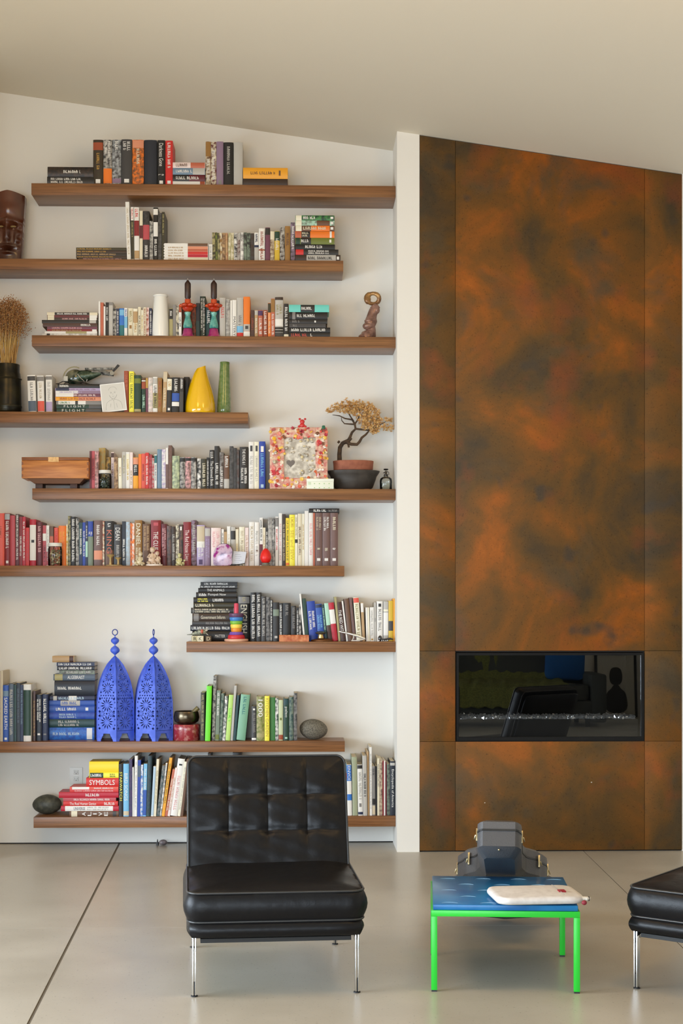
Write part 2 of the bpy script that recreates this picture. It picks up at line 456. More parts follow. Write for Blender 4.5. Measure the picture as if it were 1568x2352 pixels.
# ================================================================== SHELVES
def walnut():
    m = bpy.data.materials.new('walnut_veneer'); m.use_nodes = True; nt = m.node_tree; b = nt.nodes['Principled BSDF']
    tc = nt.nodes.new('ShaderNodeTexCoord'); mp = nt.nodes.new('ShaderNodeMapping'); mp.inputs['Scale'].default_value = (.7, 9, 26)
    oi = nt.nodes.new('ShaderNodeObjectInfo')
    ad = nt.nodes.new('ShaderNodeVectorMath'); ad.operation = 'ADD'
    nt.links.new(tc.outputs['Object'], ad.inputs[0]); nt.links.new(oi.outputs['Random'], ad.inputs[1])
    nt.links.new(ad.outputs[0], mp.inputs['Vector'])
    n = nt.nodes.new('ShaderNodeTexNoise'); n.inputs['Scale'].default_value = 3.2; n.inputs['Detail'].default_value = 7; n.inputs['Roughness'].default_value = .62; n.inputs['Distortion'].default_value = .6
    nt.links.new(mp.outputs['Vector'], n.inputs['Vector'])
    cr = nt.nodes.new('ShaderNodeValToRGB'); cr.color_ramp.elements[0].position = .3; cr.color_ramp.elements[1].position = .72
    cr.color_ramp.elements[0].color = (*rgb(100,64,36),1); cr.color_ramp.elements[1].color = (*rgb(154,105,64),1)
    nt.links.new(n.outputs['Fac'], cr.inputs['Fac']); nt.links.new(cr.outputs['Color'], b.inputs['Base Color'])
    b.inputs['Roughness'].default_value = .34
    return m
wal = walnut()
NTH = ['top','second','third','fourth','fifth','sixth','seventh','eighth','lowest']
#        x0,  x1, front top y, front bottom y
SHELF = [(72, None, 424, 450), (None, 788, 597, 621.5), (73, None, 772, 797), (None, 569.5, 947, 972), (74, None, 1122.5, 1147.5),
         (None, 790.5, 1299.5, 1323.5), (428, None, 1474, 1498), (None, 791.5, 1703, 1727.5), (77, None, 1875.5, 1900)]
SZ = []
for i, (a, b, yt, ybm) in enumerate(SHELF):
    zt = at(500, yt, Y_S).z; zb_ = at(500, ybm, Y_S).z
    xl = at(a,1399,Y_S).x if a is not None else X_NL+.001
    xr = at(b,1399,Y_S).x if b is not None else X_NR-.001
    SZ.append(zt)
    w = xr-xl
    m = MB(); m.box(0,w,Y_S,-.0008,zb_-zt,0)
    side = 'ending at the white pier' if b is None else 'running out of frame on the left'
    o = m.build('floating_shelf', wal, None, (xl,0,zt), bevel=.0008)
    tag(o, f'long walnut floating shelf, {NTH[i]} of nine, {side}', 'shelf', 'walnut wall shelves')
# ================================================================== BOOKS
PAL = dict(
 black=(26,24,24), off_black=(38,35,33), charcoal=(62,60,60), dark_grey=(84,82,80), grey=(132,128,124), light_grey=(186,182,174), silver=(168,172,174),
 white=(234,231,224), cream=(226,216,188), ivory=(236,230,206), beige=(204,188,158), tan=(186,152,108), khaki=(168,158,108),
 dark_brown=(58,42,32), brown=(104,72,50), mauve_brown=(112,84,78), chocolate=(74,46,38), rust=(158,74,44), terracotta=(190,100,72), gold=(186,146,66), golden_brown=(150,108,52),
 orange=(236,122,34), amber=(240,166,40), yellow=(248,214,44), lemon=(244,234,70), mustard=(212,176,50), salmon=(222,146,112), coral=(222,88,70),
 red=(206,44,40), crimson=(186,32,52), dark_red=(134,32,36), maroon=(96,28,36), rose=(186,74,82), pink=(226,170,170), pale_pink=(236,216,210),
 purple=(74,46,92), plum=(110,58,78), lilac=(178,160,196), mauve=(142,116,140),
 navy=(32,42,74), blue_black=(30,36,48), blue=(44,84,168), royal_blue=(36,66,160), bright_blue=(48,116,200), sky_blue=(120,184,222), steel_blue=(110,136,158), slate=(82,96,112), pale_blue=(176,200,216),
 teal=(40,112,116), dark_teal=(24,62,64), turquoise=(110,208,196), mint=(176,218,194), sea_green=(126,176,146),
 dark_green=(26,60,44), green=(70,134,70), grey_green=(120,134,116), sage=(160,166,136), lime=(110,222,40), pale_lime=(186,222,116), olive=(110,120,46), olive_black=(52,48,28), pale_green=(196,206,164))
def pc(k): return rgb(*PAL[k])
def cover_mat(k, k2=None):
    if k2: return mat(f'cover_{k}_{k2}', pc(k), .45, col2=pc(k2), scale=55, mix=.5)
    return mat(f'cover_{k}', pc(k), .45)
pages_m = mat('paper_pages', rgb(222,210,182), .85, stretch=(1,1,1))

# one line per book.  upright:  x0 x1 top colour opts     lying:  h x0 x1 y0 y1 colour opts     (pixels of the photograph)
# opts: Mcol mottled second colour; Ba-b:col band on the spine; Tcol[:a-b] illegible lettering; Wcol:a-b:TEXT; Lpx lean; Scm setback; Dcm depth
BOOKS = [
# ---------------- 1 top shelf
"""S2
#stack=left stack on the top shelf
h 109 214 383 404 black Mdark_brown Twhite:.35-.75
h 108 216 404.5 421 off_black Twhite:.08-.88
#row
213.5 236.5 321 dark_brown Molive_black B.77-.94:rust Tgold:.3-.7 K.03-.12:white
237 257 321 charcoal Mlight_grey B.03-.36:orange Twhite:.62-.97
257.4 278 321 silver Mcharcoal Twhite:.72-.97 B.04-.14:mauve
278.4 303 320 charcoal Twhite:.7-.95 K.05-.13:white
303.4 330 321 orange Mbrown B.82-.99:salmon Tcream:.45-.8
330.5 360 321.5 blue_black
361 379 322 black Wwhite:.42-.93:Darkness_Gone Twhite:.2-.24 K.03-.1:white
379.6 396.5 323 red Twhite:.35-.95 K.03-.1:white
#stack=middle stack on the top shelf
h 396.6 471 373 384.5 pale_pink B.55-.99:terracotta Tbrown:.1-.5
h 396.6 471 385 399 steel_blue B.62-.99:light_grey Twhite:.1-.6
h 396.6 471 399.5 413.5 off_black B.5-.99:maroon Twhite:.1-.8
h 396.6 471 414 422.5 white B.84-.99:rust
#row
472 484 325 beige Mbrown B.66-.99:golden_brown Twhite:.1-.6
484.3 496.6 326 maroon Mcream Twhite:.1-.8
497 512.7 325 mauve K.03-.12:grey
513 536 327 black Tlight_grey:.2-.9
536.4 557 326.5 light_grey
#stack=right pair on the top shelf
h 558 660.5 385 407.5 amber Tbrown:.17-.72 K.8-.84:brown
h 558 660.5 408 423 dark_brown
""",
# ---------------- 2
"""S2
#stack=thin dark second-shelf stack
h 174.7 290 569 574.5 olive_black Tgold:.02-.7
h 174.7 290 574.8 580.4 dark_brown Tgold:.02-.6
h 174.7 290 580.7 586.5 off_black Ttan:.02-.8
h 174.7 290 586.8 591.8 dark_brown Tgold:.02-.75
h 180 290 592 596 dark_brown Tpink:.1-.9
#row
291.6 300.4 464 white L-4 Tbeige
301 307.5 476 white L-1 B.02-.75:olive_black Tkhaki:.42-.72 Tred:.77-.97
308.5 320 476.5 white L-1 B.46-.75:dark_red Tred:.77-.97 B.03-.18:tan
320.5 327.5 484 cream B.44-.7:maroon
328 343 485 off_black Mcharcoal B.42-.72:rose Twhite:.05-.3
343.5 351.5 508 light_grey Mcharcoal
352 362.5 476.5 black B.86-.97:white B.45-.72:white Twhite:.03-.4
363 371 489 dark_grey Moff_black
371.5 378 487 olive_black Tkhaki:.5-.95
#stack=white-and-red second-shelf stack
h 376 478 559 565 white B.54-.99:brown
h 376 478 565.3 571 white B.54-.99:salmon Ttan:.1-.45
h 376 478 571.3 577 white B.54-.99:terracotta Ttan:.1-.45
h 376 478 577.3 583 white B.54-.99:red Ttan:.1-.45
h 376 478 583.3 589 white B.54-.99:crimson Ttan:.1-.45
h 376 478 589.3 596 white B.54-.99:cream Ttan:.1-.45
#row
479.5 487.5 561.5 white Tgrey
488 494.6 534 olive_black Mkhaki L-1
495 499.7 534 olive Molive_black L-1
500 505.2 535 off_black Mkhaki L-1
505.5 510.2 535 golden_brown Mcream L-1
510.6 517.8 535 tan Mbrown L-1
518.2 523.5 535 rust Mtan L-1
524 529.8 535 khaki Mcream
530.2 536.8 535 cream Mkhaki
537.2 543.8 535 off_black Mwhite
544.2 551.4 535 mauve_brown Mlight_grey
551.8 559 534 white Mgrey
559.5 566.5 534 grey_green Moff_black
567 574.8 535 black Mgrey_green
575.2 583.4 536 dark_brown Mcharcoal
583.8 593.8 534.6 white B.03-.5:light_grey B.48-.56:navy Tnavy:.6-.95
594.2 608 524.7 white B.32-.36:rust Trust:.05-.9
609 620 522.6 plum B.78-.98:off_black
620.4 630 531 beige Mbrown B.72-.99:cream
630.4 642 531 mustard B.68-.99:dark_green Twhite:.35-.75
642.4 653.5 522.6 dark_brown Mlight_grey
654 666 519.5 golden_brown B.02-.99:golden_brown Tbrown:.4-.8
667.4 677 511 charcoal Mmauve Twhite:.3-.9
#stack=right stack of the second shelf
h 678 767.8 494.8 505.6 green Mdark_green B.01-.16:ivory Twhite:.2-.55 K.9-.97:white
h 678 767.8 506 517.2 mint Mgrey_green B.01-.16:ivory B.55-.88:brown K.9-.97:white
h 678 767.8 517.6 529.5 brown B.01-.16:ivory B.4-.88:orange Tcream:.2-.8 K.9-.97:white
h 678 767.8 530 544.2 orange B.01-.14:terracotta B.15-.38:off_black Tcream:.17-.36 B.88-.93:white
h 678 767.8 544.6 558.7 olive B.01-.12:dark_green B.14-.4:off_black Twhite:.15-.35 K.87-.92:white
h 678 769 559 570 black Twhite:.25-.7
h 678 777 570.3 582.2 off_black B.01-.19:red Twhite:.3-.85
h 678 781.5 582.6 596.5 dark_brown B.25-.9:light_grey Toff_black:.28-.85 K.92-.97:white
""",
# ---------------- 3
"""S3
#stack=left stack of the third shelf
h 108 224 717.8 723.4 cream B.15-.84:off_black Twhite:.2-.8
h 108 224 723.7 729 maroon B.01-.14:cream B.84-.99:white
h 108 224 729.3 734.6 dark_brown B.01-.14:cream B.84-.98:white Tpink:.3-.8
h 96 223 735 741.4 black B.86-.98:light_grey
h 98 223 741.7 749.6 chocolate Twhite:.7-.9
h 108 223 750 755.2 plum Tpink:.1-.7
h 108 223 755.4 760 dark_red Tkhaki:.1-.7 B.9-.99:white
h 103 223 760.2 765 white B.4-.8:khaki
h 97 223 765.3 771 white Mlight_grey B.08-.14:black
#row
226.4 230.2 692 white
230.6 237.6 695 terracotta
238 242 703.7 white
242.4 249.4 694.6 black Twhite:.45-.85
249.8 259 693.3 light_grey B.9-.99:grey
259.5 267 708 black Mlight_grey
267.3 273.4 709 navy Twhite
273.8 285 708.4 bright_blue B.02-.4:teal B.75-.95:sky_blue
285.3 292.5 707.6 white B.3-.7:sky_blue Tblue:.7-.95
294 305.2 708 cream Tkhaki:.5-.9 K.28-.4:golden_brown
305.6 316 709 ivory B.5-.9:tan Tgold:.1-.5
317 323.5 705 cream Toff_black:.1-.7
324.2 328.6 712 ivory Tmustard:.2-.8
329 335.6 706 cream Trust:.05-.95
336 342 706.3 pale_pink Mrust
343 348.8 708 navy Twhite
388.5 396.6 708 khaki B.62-.98:black B.7-.9:off_black Twhite:.72-.9
396.9 404 700 grey B.02-.98:grey
404.3 410.3 704 cream Mcharcoal
410.6 416.6 698.6 white B.75-.95:rust Toff_black:.3-.6
417 427 703 brown Mrust S9
427.4 437 706 beige Mbrown S9
437.4 449.6 703 dark_brown Mrust S9
450 458.6 696.5 blue_black B.02-.5:dark_teal S9
459 472 680.7 dark_green Moff_black Twhite:.03-.95 S9
472.4 485 697 dark_teal S9 Twhite:.4-.8
485.4 503.6 690 mauve_brown Mteal S9
504 517.7 684 light_grey Tred:.45-.75
518.6 528.2 687 light_grey Mgrey
528.6 533 690 white
533.4 543 689 white Wcharcoal:.03-.55:MASTERY
543.6 558.4 684 light_grey B.02-.11:red B.12-.28:sky_blue Tgrey:.3-.55
558.8 574 681.6 orange B.02-.14:white B.145-.32:light_grey K.2-.28:charcoal
575.7 584 712.5 chocolate Trust:.2-.7
584.6 592 712.5 tan B.82-.98:light_grey Twhite:.1-.7
592.7 603 712.5 terracotta B.8-.98:purple Twhite:.1-.7
604 614 712.5 rust Twhite:.1-.95
615 621.6 696 orange B.72-.99:olive_black Tcream:.1-.7
622 630.7 686 terracotta B.65-.99:golden_brown Twhite:.05-.6
631 650 681.6 light_grey B.02-.12:charcoal B.28-.45:white B.13-.18:black B.2-.25:black B.92-.99:dark_brown Tkhaki:.5-.8
651.6 662.5 697.7 black B.02-.09:ivory Twhite:.15-.9
#stack=black stack of the third shelf
h 663.5 755.5 700 715.6 turquoise B.29-.64:off_black Twhite:.31-.62
h 664 752 716 732 black Twhite:.2-.72 B.08-.16:grey
h 664 751.5 732.4 741.4 off_black Tgrey:.08-.3 K.66-.7:white
h 664 748 741.7 750 charcoal Tgrey:.1-.25
h 664 758 750.3 761 black Twhite:.05-.95
h 664 757.5 761.3 772 off_black Tcoral:.05-.5 Twhite:.52-.6
""",
# ---------------- 4
"""S2
#row
65 83.5 862 white L-3 B.85-.97:charcoal B.02-.3:slate Tgrey:.3-.8
86.5 102 863 white L-2 B.85-.97:grey B.02-.3:coral Tbeige:.35-.8
105.5 120 862 white L-1 B.88-.97:grey B.02-.28:lilac Tlight_grey:.3-.82
#stack=stack under the toy helicopter
h 132 229 882 890.8 black S4 Twhite:.05-.3
h 127 232 891 897.3 lilac S4 B.01-.3:navy Tmauve:.3-.9
h 126.6 232 897.6 903.6 mauve S4 B.01-.5:white Tlilac:.1-.6
h 126.6 232 903.8 910.8 plum S4 B.01-.4:white Tpale_pink:.4-.9
h 127 232.6 911 919.8 salmon S4 B.01-.5:amber Trust:.1-.9
h 129 233 920 928 grey S4 B.05-.65:white B.42-.48:off_black Tgreen:.08-.3
h 129.5 233 928.2 936.3 dark_green S4 B.72-.99:dark_grey Wwhite:.15-.65:F_L_I_G_H_T
h 130 233 936.6 946.4 dark_green S4 B.65-.99:dark_grey Wwhite:.12-.62:F_L_I_G_H_T
#row
284.6 295 852 rust S3 Tterracotta:.5-.9
296 307.4 853 lemon Tolive:.05-.95
308 323.6 861.7 dark_green B.78-.91:olive B.02-.09:khaki
325 334.3 867.4 dark_green B.9-.99:brown B.68-.88:rust B.89-.92:white Tmint:.1-.5
334.7 339.7 867.4 plum B.7-.99:gold
340 350.7 867.4 pale_pink Mlight_grey
351 361.6 866 white B.12-.55:khaki B.8-.97:light_grey Toff_black:.1-.75
362 372 867.8 golden_brown Trust:.1-.9
372.4 381.4 854 tan L3 B.75-.99:beige Tcream:.1-.6
382 393 867.4 off_black L2 B.64-.96:ivory K.06-.13:white Tgold:.7-.88
393.6 411 867 black L2 B.32-.55:blue B.18-.3:white Twhite:.6-.95
411.6 420.6 868 off_black L1 Twhite:.65-.97 B.02-.6:charcoal
421 434 866 black L1 S9
""",
# ---------------- 5
"""S3
#row
205.5 210.3 1036 maroon
210.6 217.4 1036 rose Tmaroon:.2-.8
217.7 226 1036 mauve_brown Mpink
226.8 242 1028.7 gold Mkhaki S9
242.4 253.8 1050 olive_black Mgold S9
255 261.6 1039 pale_pink B.86-.98:chocolate S9 Tmauve:.3-.7
262.4 271 1050 tan Mbrown L-1
272 280 1052 ivory L-1 Ttan:.4-.7
280.4 289 1038 light_grey Tkhaki:.4-.9
289.3 297.4 1038.5 white B.5-.95:ivory Tmustard:.2-.8
297.8 304.8 1039 pale_pink Tkhaki:.1-.5
305.4 317.4 1051 amber B.6-.98:salmon B.42-.78:off_black Twhite:.45-.75
318 324.5 1043 orange
324.8 333 1042 coral Tdark_red:.2-.7
333.3 341.4 1040 red Twhite:.1-.9
341.8 349 1044 dark_red Mrose
349.3 354 1052 rose Mlight_grey
354.3 360 1044 white B.75-.97:teal Tslate:.2-.7
361 371 1032 teal B.02-.3:blue B.01-.99:steel_blue Mpale_blue
371.3 380.2 1032 lilac Mwhite Twhite:.1-.6
380.6 386 1028.6 white B.02-.6:mauve_brown
386.5 394.5 1023 brown Mmauve_brown
395 412 1047 pale_green Mgrey_green
413 424.8 1050 charcoal Mlight_grey B.85-.97:black
425.2 438.4 1050 mauve_brown Mpink B.88-.97:black
438.8 451 1050 light_grey Mcharcoal B.88-.97:black
452.9 461 1053 black Mwhite
462 474 1054 olive_black Tcream:.05-.85
474.3 480 1051 black Twhite:.1-.9
481 491.8 1033.7 black Wwhite:.08-.72:The_Damned_Book Twhite:.75-.95
492.2 503.4 1024.5 off_black Twhite:.1-.6
503.9 513.6 1038.8 dark_brown Mgrey Twhite:.05-.6
514 526.4 1046 brown B.02-.3:light_grey Twhite:.62-.97
526.8 535.8 1025 off_black Mdark_grey
536.2 543.4 1029 charcoal Moff_black
543.8 549 1032.6 chocolate Mdark_grey
549.8 570 1026.5 off_black Wwhite:.58-.95:THE_KING_&_I Twhite:.1-.5
571 583 1015 white K.8-.92:charcoal Tlight_grey:.1-.7
583.5 594.5 1015 ivory K.8-.92:charcoal Tlight_grey:.1-.7
594.9 609 1014 royal_blue D21 K.78-.9:white Tsky_blue:.25-.75 K.03-.1:pale_blue
""",
# ---------------- 6
"""S8.5
#row
-9 10 1179 coral Trust:.5-.75
10.7 22.4 1179 dark_red B.88-.99:silver Twhite:.3-.85 K.05-.1:white
23 35 1184 rose
35.6 43.4 1181 chocolate Twhite:.1-.98 B.02-.5:maroon
44 51 1187 dark_red Twhite:.2-.6
51.4 58.4 1187 crimson Twhite:.1-.9
59 67 1212 red Trose:.1-.9
68 82.6 1193 crimson B.12-.88:white K.5-.56:off_black
83.5 97 1199 maroon Tpink:.3-.9
98 105.8 1207 rose B.62-.8:white Tmaroon:.1-.5
106.2 113 1207 white B.02-.35:rose Tlight_grey
114 122.6 1209 brown B.02-.75:terracotta
124 133.6 1212 coral Tred:.4-.9
134 152 1207.7 orange Tamber:.5-.85
152.4 155.6 1205 ivory Mmustard
156 162 1185 olive_black Mkhaki
162.4 173.4 1187 black Twhite:.05-.95
174 181 1191 off_black Mlight_grey
181.4 189.2 1200 dark_teal Twhite:.25-.85 B.02-.25:navy
189.6 196 1200 royal_blue Twhite:.2-.8
196.3 201.3 1197 navy B.2-.55:mint Twhite:.6-.9
201.6 213.6 1195.6 grey_green B.65-.98:royal_blue Twhite:.66-.75
215 235 1195.6 mauve_brown B.14-.34:salmon Twhite:.4-.9
235.6 239.6 1197 cream Mrust
240.7 260.5 1197 off_black B.02-.35:brown Wterracotta:.28-.8:KING Twhite:.85-.95
261.4 279 1204.6 charcoal Wwhite:.62-.92:DEAN Tlight_grey:.2-.5
280 288.6 1197.7 blue_black Twhite:.1-.6
289 298.6 1199 silver Mpale_blue
298.9 303 1201 rust Morange
303.3 308.6 1202 white Morange
309 326 1195 golden_brown Wivory:.45-.93:DANIEL Tcream:.1-.4
327 344.7 1203.6 brown Ttan:.3-.95
346 369.5 1195 dark_red Wwhite:.35-.75:THE_CLUE K.88-.95:rose Tpink:.1-.3
370.5 382.6 1203.6 maroon Tpink:.2-.9
383 393.4 1208 mauve_brown Mcharcoal
393.8 403 1209.6 dark_brown Tlight_grey:.1-.8
403.5 410.8 1205 cream Mdark_brown
411.2 419.6 1205 off_black Mbrown K.86-.95:white
420.5 438.6 1199 dark_red Wpale_pink:.12-.82:The_Red_House_Lives
439 451 1195 chocolate Mmauve Tlight_grey:.2-.9
451.6 470 1206 lilac B.6-.97:beige K.04-.16:purple B.45-.6:white Twhite:.2-.55
470.4 483 1212 mauve B.78-.98:light_grey Tlilac:.1-.7
484 507 1212.5 pale_pink Tpink:.4-.9
508.4 513.8 1215.6 white Tbrown:.1-.9
514.4 521 1221.6 tan
521.3 529 1209 white Tbeige:.3-.8
530 540.6 1210.4 light_grey B.68-.9:off_black Tbeige:.1-.5
541 548 1215.5 cream Tmustard:.1-.6
549 561.6 1210.4 ivory Tbeige:.2-.9 K.3-.36:gold
562.4 571 1212 pale_pink Ttan:.2-.8
572 584 1199 white Tbeige:.1-.9
584.5 595 1199.6 white Tlight_grey:.2-.8 K.33-.37:brown
596 603.2 1189 white B.02-.45:maroon Toff_black:.5-.95
603.5 609.4 1212 cream Ttan:.2-.8
609.7 615.5 1213 off_black Twhite:.1-.9
615.9 624.8 1189 grey Mlight_grey L-1
625.2 631.4 1191 dark_grey Mlight_grey L-1
632 639 1187 white B.8-.98:grey Tred:.3-.75
640 647.4 1178.8 white Tpink:.1-.8
648 655.5 1181 dark_brown Tbeige:.1-.8
656 663.8 1190 yellow B.02-.07:orange Tolive:.1-.95
664.2 676.8 1182.4 lemon Wmustard:.12-.7:SEE_and_SEW Tmustard:.75-.95
677.2 683 1182 ivory B.45-.52:off_black Tkhaki:.55-.95
683.6 693 1180 cream Tbrown:.2-.75
693.4 699 1180 ivory Tgold:.3-.8
699.4 708 1173.7 white
708.5 718.6 1178 white Tpink:.2-.8
719 722.8 1178 terracotta
723.2 740 1178 mauve_brown Tbeige:.65-.92 Tcream:.28-.34 K.1-.15:white
740.4 758 1178 mauve_brown Twhite:.65-.92 Tcream:.28-.34 K.1-.15:white
758.4 776 1178 mauve_brown Tcream:.65-.92 Twhite:.28-.34 K.1-.15:white
""",
# ---------------- 7
"""S7.5
#stack=tall black seventh-shelf stack
h 460.5 545 1337 1344.6 black S13 Twhite:.1-.75
h 459 545 1345 1350.6 off_black S13 Twhite:.02-.95
h 455 543 1351 1360.4 black S13 Wwhite:.23-.68:THE_ANIMALS
h 450 543 1360.8 1372 off_black S13 Wwhite:.3-.74:Pompeii_Now Twhite:.07-.27
h 444 543 1372.4 1384.6 black S13 Tlemon:.1-.4 Twhite:.45-.7
h 444 544 1385 1396 olive_black S13 Tcream:.05-.5
h 438.6 545 1396.4 1408.8 black S13 B.04-.92:light_grey B.05-.915:off_black Tcream:.08-.85
h 441.5 546 1409.2 1426.4 dark_brown S13 Wcream:.19-.72:Government_Inform B.03-.14:grey
h 441 546 1426.8 1435.6 charcoal S13 Tgrey:.3-.8
h 437 546 1436 1449 blue_black S13 Twhite:.03-.85
h 441.5 546 1449.4 1472 black S13 Wwhite:.5-.72:MATTER
#row
546.8 573 1368 off_black S13 Wivory:.18-.8:ENGLISH B.83-.97:grey Tkhaki:.84-.96
575 588 1361 black Twhite:.05-.95
588.6 599.4 1361 off_black Twhite:.1-.95
600 610.4 1370 charcoal Tlight_grey:.1-.95
611 619.6 1371.7 black Mgrey
620 625.8 1377.7 black Twhite:.02-.98
626.6 640.6 1383.7 off_black B.65-.82:grey_green K.08-.14:light_grey
641 648.6 1385.5 black Twhite:.05-.95
649 667.6 1385 black Tgrey:.65-.95
668.4 679.8 1391.8 off_black Tgrey:.3-.95
680.4 686 1395.5 black Twhite:.05-.9
686.4 691 1388 light_grey Moff_black
697 701 1364 white L-10
701.6 709.6 1375 dark_green L-8
710.2 729.6 1381.6 royal_blue L-7 Twhite:.25-.75
730.4 745.6 1388 blue L-7 B.9-.98:navy Tsky_blue:.3-.7
746.2 751.6 1389 dark_teal L-8 Tmint:.3-.9
753 762.6 1386 mint L-9 B.02-.42:chocolate
763.4 776 1385 crimson L-10 B.45-.82:white
777 782 1371 khaki L-10
782.8 794.6 1384 chocolate L-11 Wwhite:.25-.8:THE_RED_WIT
795.2 798.8 1381 white L-11
799.6 810.6 1376 brown L-10 B.02-.98:brown
811.2 817.6 1373 mauve_brown L-10
818.6 831.4 1373 ivory L-8 B.88-.99:coral Tkhaki:.05-.85
832.4 838.6 1384 tan L-5 B.75-.98:white
841 845 1395.5 white L-2
845.3 849.4 1395.5 ivory L-2
850 859 1395 white L-1 Tlight_grey:.1-.9 K.03-.08:gold
859.4 864.6 1384 light_grey L-1 Tgrey:.5-.6
865 878.8 1381 white K.86-.94:off_black Tgrey:.2-.8
880 891.5 1381.6 light_grey B.15-.72:white B.75-.8:ivory
892 902.4 1380 mustard B.26-.5:charcoal
902.8 906.3 1375 amber
""",
# ---------------- 8
"""S5
#row
-6 1 1543 cream S3
2 6.6 1541 beige S3 D20
7 19.6 1574 blue S2 Wwhite:.22-.78:SACRED_EARTH K.03-.07:white B.8-.9:steel_blue
20.2 31.2 1571 slate S2 Tlight_grey:.1-.9
31.8 37.4 1573 dark_teal S3 Mdark_green
38 45.8 1569 blue_black S3 Tslate:.3-.9
46.2 53 1573 navy S3 Tsteel_blue:.3-.9
53.6 71 1572 white S3 D19 B.06-.92:white B.1-.9:dark_green
75.8 81.2 1587 chocolate S6 Tgold:.1-.8
82.6 95.6 1595.6 blue_black S7 Twhite:.35-.9 K.12-.16:white
96 110 1594.8 navy S8 Twhite:.3-.9 K.12-.15:grey
#stack=tall stack beside the blue lanterns
h 120 170 1507 1521 tan S13 D9 B.78-.97:chocolate
h 130 217 1521.4 1529.6 navy S12 Twhite:.05-.95
h 131 217 1530 1539.4 blue_black S12 Twhite:.05-.95
h 136 217 1539.8 1548.4 grey_green S12 Mdark_grey Tlight_grey:.2-.9
h 122.5 218 1548.8 1562.8 slate S12 B.03-.22:khaki Wwhite:.34-.75:ALGEBRAIST
h 124.7 217 1563.2 1597.6 blue_black S12 Twhite:.08-.7
h 114 217 1598 1608.2 navy S12 B.08-.16:light_grey B.42-.6:white Tpale_blue:.2-.8
h 113 217 1608.6 1620.4 blue S12 B.25-.68:light_grey Tblue:.28-.65
h 113 217 1620.8 1635.6 blue S12 Twhite:.15-.6 K.8-.86:white
h 113 217 1636 1650.8 royal_blue S12 Mblue Tpale_blue:.22-.62
h 113 217 1651.2 1670 dark_teal S12 Tlight_grey:.2-.7
h 113 216.6 1670.4 1698 blue S12 Mbright_blue Tpale_blue:.08-.7 B.83-.95:white
#row
460 469 1591 olive_black L1 Tkhaki:.1-.95
470.4 482.4 1576 lime L4 S2.5
486 493 1553 off_black L4 Mlight_grey
493.6 502.4 1586 grey_green L4 Twhite:.5-.95 B.02-.12:olive
503 509.8 1593 dark_green L5 Mgrey_green
510.4 517 1599 white L6 Mdark_green
517.6 528 1596.6 pale_lime L8 Tlime:.4-.7
529 534.4 1575 light_grey L9
535 541 1597 dark_teal L9
542 563 1596.6 sea_green L11 Tteal:.55-.95
577.8 588.4 1622 charcoal S4 K.88-.93:white B.02-.08:white Tgrey:.2-.8
588.8 607 1600 olive S3 Wwhite:.5-.97:1000 Mkhaki B.08-.16:khaki
607.5 618.6 1599 lemon S3 Wgold:.1-.95:KITCHEN_GARDEN
620 631.6 1602 green
632 638.8 1603.5 dark_green Mwhite
639.6 649.6 1608 pale_green B.02-.14:rust K.5-.56:olive
650.6 663 1604.6 dark_green B.85-.98:dark_teal Wwhite:.5-.85:paleo K.04-.08:mint
664 673.6 1601 dark_teal Mgrey_green
674.4 682.4 1592 off_black Mgrey
""",
# ---------------- 9
